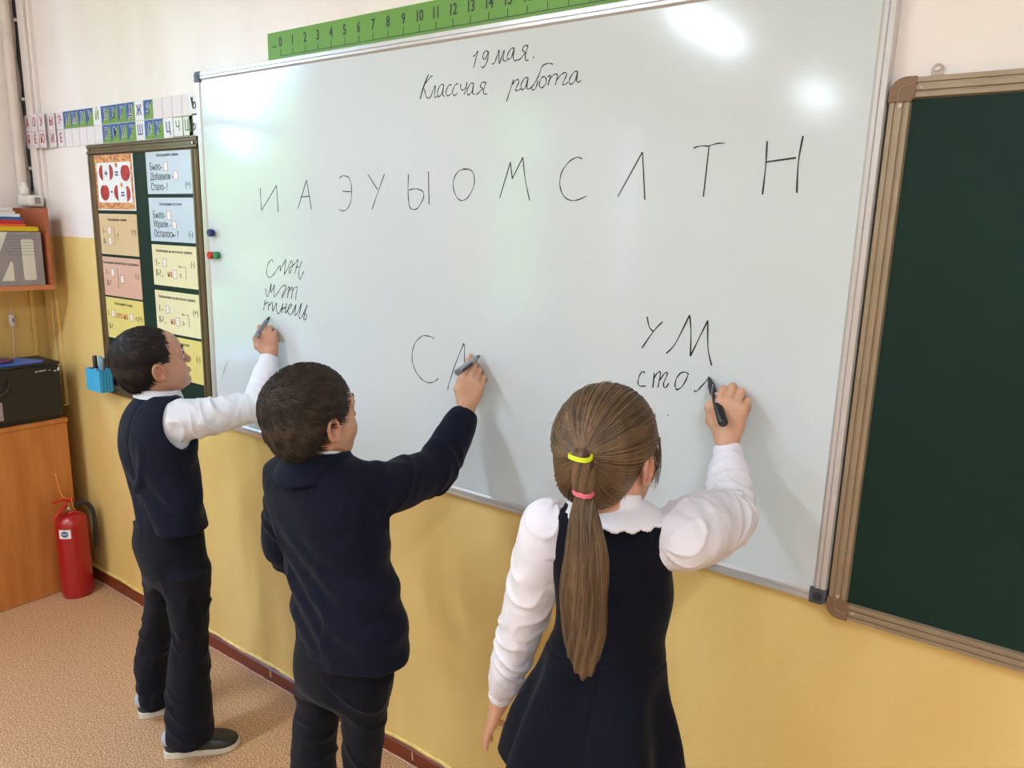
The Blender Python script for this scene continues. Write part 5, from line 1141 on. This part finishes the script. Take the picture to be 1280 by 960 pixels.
        for k in range(K):
            t = start+(1-start)*k/(K-1); d = (np.sin((1-t)*om)*d0+np.sin(t*om)*d1)/np.sin(om)
            sag = np.sin(t*math.pi)*.10*np.sign(d0[:, :1])*np.array([[0, 0, -1.0]])*(np.abs(d0[:, 2:3]) < .9)*.6; d = d+sag*.5; d /= np.linalg.norm(d, axis=1, keepdims=True)
            R_ = np.maximum(1/np.sqrt(((d/r3)**2).sum(1)), ray_ell(d, ctr, (0, -.055, -.020), (.0635, .0515, .0595))); bulge = lift*np.abs(r.normal(0, 1, n)) if k == 0 else bulge
            low = (d[:, 2] < -.35)[:, None]; p = ctr+d*(R_+.0006+bulge*np.sin(t[:, 0]*math.pi))[:, None]; p = p+0*low
            w_ = np.clip((t-.85)/.15, 0, 1); p = p*(1-w_)+w_*(tl+np.array([0, .004, 0])+(p-tl)*.13); path.append(p)
        q = np.stack(path, 1); return c+(q*sc) @ R.T
    add_np('hair_strands', *strands(comb(1900, 1, .0014), .0009, .0006), Hb, hair); add_np('hair_strands', *strands(comb(900, 2, .0022), .0007, .0005), Hc, hair)
    # bulge between the two ties, then the tail
    mid = (t1+t2)/2+A(.0, .004, 0); s = Sculpt(.003); s.chain([t1, mid, t2], [.0130, .0185, .0115], .004)
    cent = [t2]+[P(x, y, y=yy) for x, y, yy in ((731, 650, -.552), (733, 700, -.556), (729, 745, -.558), (730, 790, -.560), (729, 815, -.560), (730, 838, -.560))]
    rads = [.011, .024, .034, .036, .033, .024, .010]
    q = catmull([np.append(a, b) for a, b in zip(cent, rads)], 5)
    for a, b in zip(q[:-1], q[1:]): s.ell((a[:3]+b[:3])/2, (a[3]*.93, a[3]*.48+.003, .018), np.stack([rt, fw, [0, 0, 1]], 1), .006)
    s.disp(lambda X, Y, Z: .0028*np.sin((X+.35*Y)*420+2.5*np.sin(Z*22))); add_np('ponytail', *s.mesh(), Hb, root)
    pony = [o for o in root.children if o.name.startswith('ponytail')][0]
    def tail(n, seed, k0=0, jit=1.0):
        r = np.random.default_rng(seed); q = np.array(catmull([np.append(a, b) for a, b in zip(cent, rads)], 4)); K = len(q); th = r.uniform(-math.pi, math.pi, n); rr = np.sqrt(r.uniform(.75, 1.08, n)); u = np.cos(th)*rr; v = np.sin(th)*rr; path = []
        ph = r.uniform(0, 6.28, n); am = r.uniform(0, .0035, n)*jit; end = r.uniform(.82, 1.03, n)
        for k in range(K):
            t = np.clip(k/(K-1)*end, 0, 1)*(K-1); i = np.minimum(t.astype(int), K-2); f = (t-i)[:, None]; g = q[i]*(1-f)+q[i+1]*f
            wv = np.sin(ph+k*.45)*am*(k/K); path.append(g[:, :3]+rt*(u*g[:, 3]*.97+wv)[:, None]+fw*(v*(g[:, 3]*.52+.003))[:, None])
        p = np.stack(path, 1); over = np.clip(end-1, 0, 1)[:, None]; p[:, -1] += over*A(0, 0, -.25); return p
    add_np('hair_strands', *strands(tail(1000, 4), .0009, .0004), Hb, pony); add_np('hair_strands', *strands(tail(520, 6, jit=1.6), .0007, .0003), Hc, pony)
    # short run of strands between the ties
    n = 500; th = r.uniform(-math.pi, math.pi, n); path = []
    for t in np.linspace(0, 1, 7):
        rd = .0125+.0068*math.sin(math.pi*t); p = t1+(t2-t1)*t+A(0, .004, 0)*math.sin(math.pi*t); path.append(p+rt*(np.cos(th)*rd)[:, None]+fw*(np.sin(th)*rd)[:, None]+r.normal(0, .0006, (n, 3)))
    add_np('hair_strands', *strands(np.stack(path, 1), .0008, .0007), Hc, pony)
    # loose hairs: lock beside the ear, fly-aways
    n = 45; path = []; u = r.uniform(0, 1, n)
    st = c+(np.stack([.069+.003*u, .010+.030*u, .050-.02*u], 1)*sc) @ R.T; en = np.stack([P(811+12*v_, 590+24*w_, y=-.405) for v_, w_ in zip(r.uniform(0, 1, n), r.uniform(0, 1, n))])
    for t in np.linspace(0, 1, 8): path.append(st*(1-t)+en*t+R[:, 0]*(.006*math.sin(math.pi*t))+r.normal(0, .0004, (n, 3)))
    add_np('loose_hair', *strands(np.stack(path, 1), .0006, .0002), Hb, hair)
    n = 26; path = []; st = c+((ctr+(lambda d: d*skull(d, .0095)[:, None])((lambda v_: v_/np.linalg.norm(v_, axis=1, keepdims=True))(r.normal(0, 1, (n, 3))*np.array([1, .6, .5])+np.array([0, -.7, .5]))))*sc) @ R.T; dr = r.normal(0, .014, (n, 3)); d2 = r.normal(0, .004, (n, 3))
    for t in np.linspace(0, 1, 6): path.append(st+dr*t+d2*math.sin(3*t)+A(0, 0, -.012)*t*t)
    add_np('loose_hair', *strands(np.stack(path, 1), .0003, .0002), Hc, hair)
    for nm, p, m_, rr in (('hair_tie', t1+A(0, .001, 0), 'tie_yellow', .0172), ('hair_tie', t2, 'tie_pink', .0150)):
        b = MB(); N = 28
        for dz_ in (-.0016, .0018): b.tube([tuple(p+rt*rr*math.cos(2*math.pi*k/N)+fw*rr*math.sin(2*math.pi*k/N)+A(0, 0, dz_+.0012*math.sin(4*math.pi*k/N)+(.0006*math.sin(k*2.2) if 'pink' in m_ else 0))) for k in range(N+1)], .0021, 7)
        o = b.build(nm, MATS[m_], pony, smooth=True); o['label'] = 'neon yellow hair tie' if 'yellow' in m_ else 'pink hair tie'
    # ---- blouse
    s = Sculpt(.0032); s.loft([(q[0], q[1], q[2], q[3]*.90, q[4]*.86) for q in vr[1:9]], ly, k=.01)
    s.chain([S_+rt*.008, S_+(El-S_)*.3, S_+(El-S_)*.65, El], [.043, .052, .050, .043], .02); s.chain([El, El+(Wr-El)*.45, Wr+(El-Wr)*.22], [.041, .036, .028], .014)
    s.chain([SL-rt*.004, SL+(EL-SL)*.35, EL, EL+(WL-EL)*.5, WL+(EL-WL)*.1], [.041, .043, .037, .033, .024], .02)
    ax = (El-S_)/np.linalg.norm(El-S_); al_ = (EL-SL)/np.linalg.norm(EL-SL); af = (WL-EL)/np.linalg.norm(WL-EL); cu = (Wr-El)/np.linalg.norm(Wr-El)
    s.disp(creases(S_, El, 70, .0045, 31, -.6, 1.1, .12, 2.8)); s.disp(creases(S_, El, 140, .0050, 36, .1, 1.2, .09, 1.9)); s.disp(creases(El, Wr, 230, .0065, 32, -.1, .8, .07)); s.disp(creases(SL, EL, 80, .0048, 33, -.5, 1.1, .12, 2.4)); s.disp(creases(EL, WL, 150, .0060, 34, -.1, .85, .07, 1.4))
    s.disp(folds(51, .0024, 50))
    s.cone(Wr-cu*.036, Wr-cu*.002, .0295, .0295, .001); s.half(Wr-cu*.0, cu, 0, .06); s.cone(Wr-cu*.03, Wr+cu*.06, .0235, .0235, .001, 's')
    s.cone(WL-af*.030, WL+af*.004, .0245, .0255, .001); s.half(WL+af*.006, af, 0, .05); s.cone(WL-af*.02, WL+af*.06, .0205, .0215, .001, 's')
    add_np('blouse', *s.mesh(), MATS['blouse_white'], root)
    for q_ in (.0, .014): MB().lathe([(0, -.001), (.003, -.001), (.0034, .0005)], tuple(WL-af*(.005+q_)+A(-.008, -.0240, 0)), 10, 'y').build('cuff_button', MATS['paper_white'], root, smooth=True)
    # scalloped collar
    cc = cen+A(0, 0, zt+.010)+fw*.004; s = Sculpt(.0024)
    def coll(X, Y, Z):
        dx, dy = X-cc[0], Y-cc[1]; r_ = np.sqrt(dx*dx+dy*dy*1.15); th = np.arctan2(dy, dx); Ro = .0835+.0050*np.abs(np.cos(th*9)); zc = cc[2]-.42*(r_-.045)-6*np.maximum(r_-.06, 0)**2
        return np.maximum(np.maximum(np.abs(Z-zc)-.0032, r_-Ro), .040-r_)
    s.add(coll, cc-A(.1, .1, .05), cc+A(.1, .1, .03), 0); s.cone(cc-A(0, 0, .004), cc+A(0, 0, .006), .048, .046, .004); s.cone(cc-A(0, 0, .03), cc+A(0, 0, .05), .041, .041, 0, 's')
    add_np('collar', *s.mesh(), MATS['collar_white'], root)
    # ---- pinafore dress
    s = Sculpt(.0033); zw = vr[8][2]; ths = np.array([-2.2, -1.57, -1.0])
    def dm(u, v, Z, th):
        w_ = np.clip((zw-Z)/.16, 0, 1); f = -.013*w_*np.cos(6*th+.6+.8*np.sin(2*th))
        f = f+.0035*np.exp(-(np.abs(u)/.0022)**2)*(v < 0)*np.clip((zw+.01-Z)*80, 0, 1)          # centre seam of the skirt
        f = f+.0028*np.exp(-((Z-zw)/.0026)**2); return f                                          # waist seam
    s.loft(vr, ly, k=.0, mod=dm, cap=.004)
    for sx, SS in ((1, S_), (-1, SL)):
        s.ell(SS+rt*sx*.044+A(0, 0, -.004), (.042, .06, .095), np.stack([rt, fw, [0, 0, 1]], 1), .004, 's')
    s.ell(cc+A(0, 0, .004), (.074, .066, .017), None, .003, 's'); s.disp(folds(61, .0016, 20))
    add_np('pinafore_dress', *s.mesh(), MATS['dress_navy'], root)
    for x in (-.045, .045):
        p = cen+rt*x; shoe(p[:2]-fw[:2]*.06, p[:2]+fw[:2]*.14, root, .038, h=.004)
        s = Sculpt(.004); s.chain([p+A(0, 0, vr[8][2]-.16), p+A(0, 0, .40), p+A(0, 0, .05)], [.053, .044, .034], .01); add_np('tights', *s.mesh(), MATS['tights'], root)
    tip = P(886, 471.5, y=-.0215); end = pen_end(tip, 904.5, 530, .135)
    t, a, b_, d, br = marker('black marker with printed barrel held by the girl', tip, end, 'marker_black', 'marker_black', r=.0078, cap_on_end=True)
    e1 = np.cross(d, A(0, 0, 1)); e1 /= np.linalg.norm(e1); e2 = np.cross(d, e1)
    for k in range(9):
        for j in range(2):
            ang = .3+k*.25+j*1.3; n_ = e1*math.cos(ang)+e2*math.sin(ang)
            if n_[1] > .1: n_ = -n_
            p = a+(b_-a)*(.12+.085*k); MB().tube([p+n_*.0075, p+d*.0035+n_*.0075], .0016, 6).build('print_mark', MATS['marker_silver'], br)
girl()
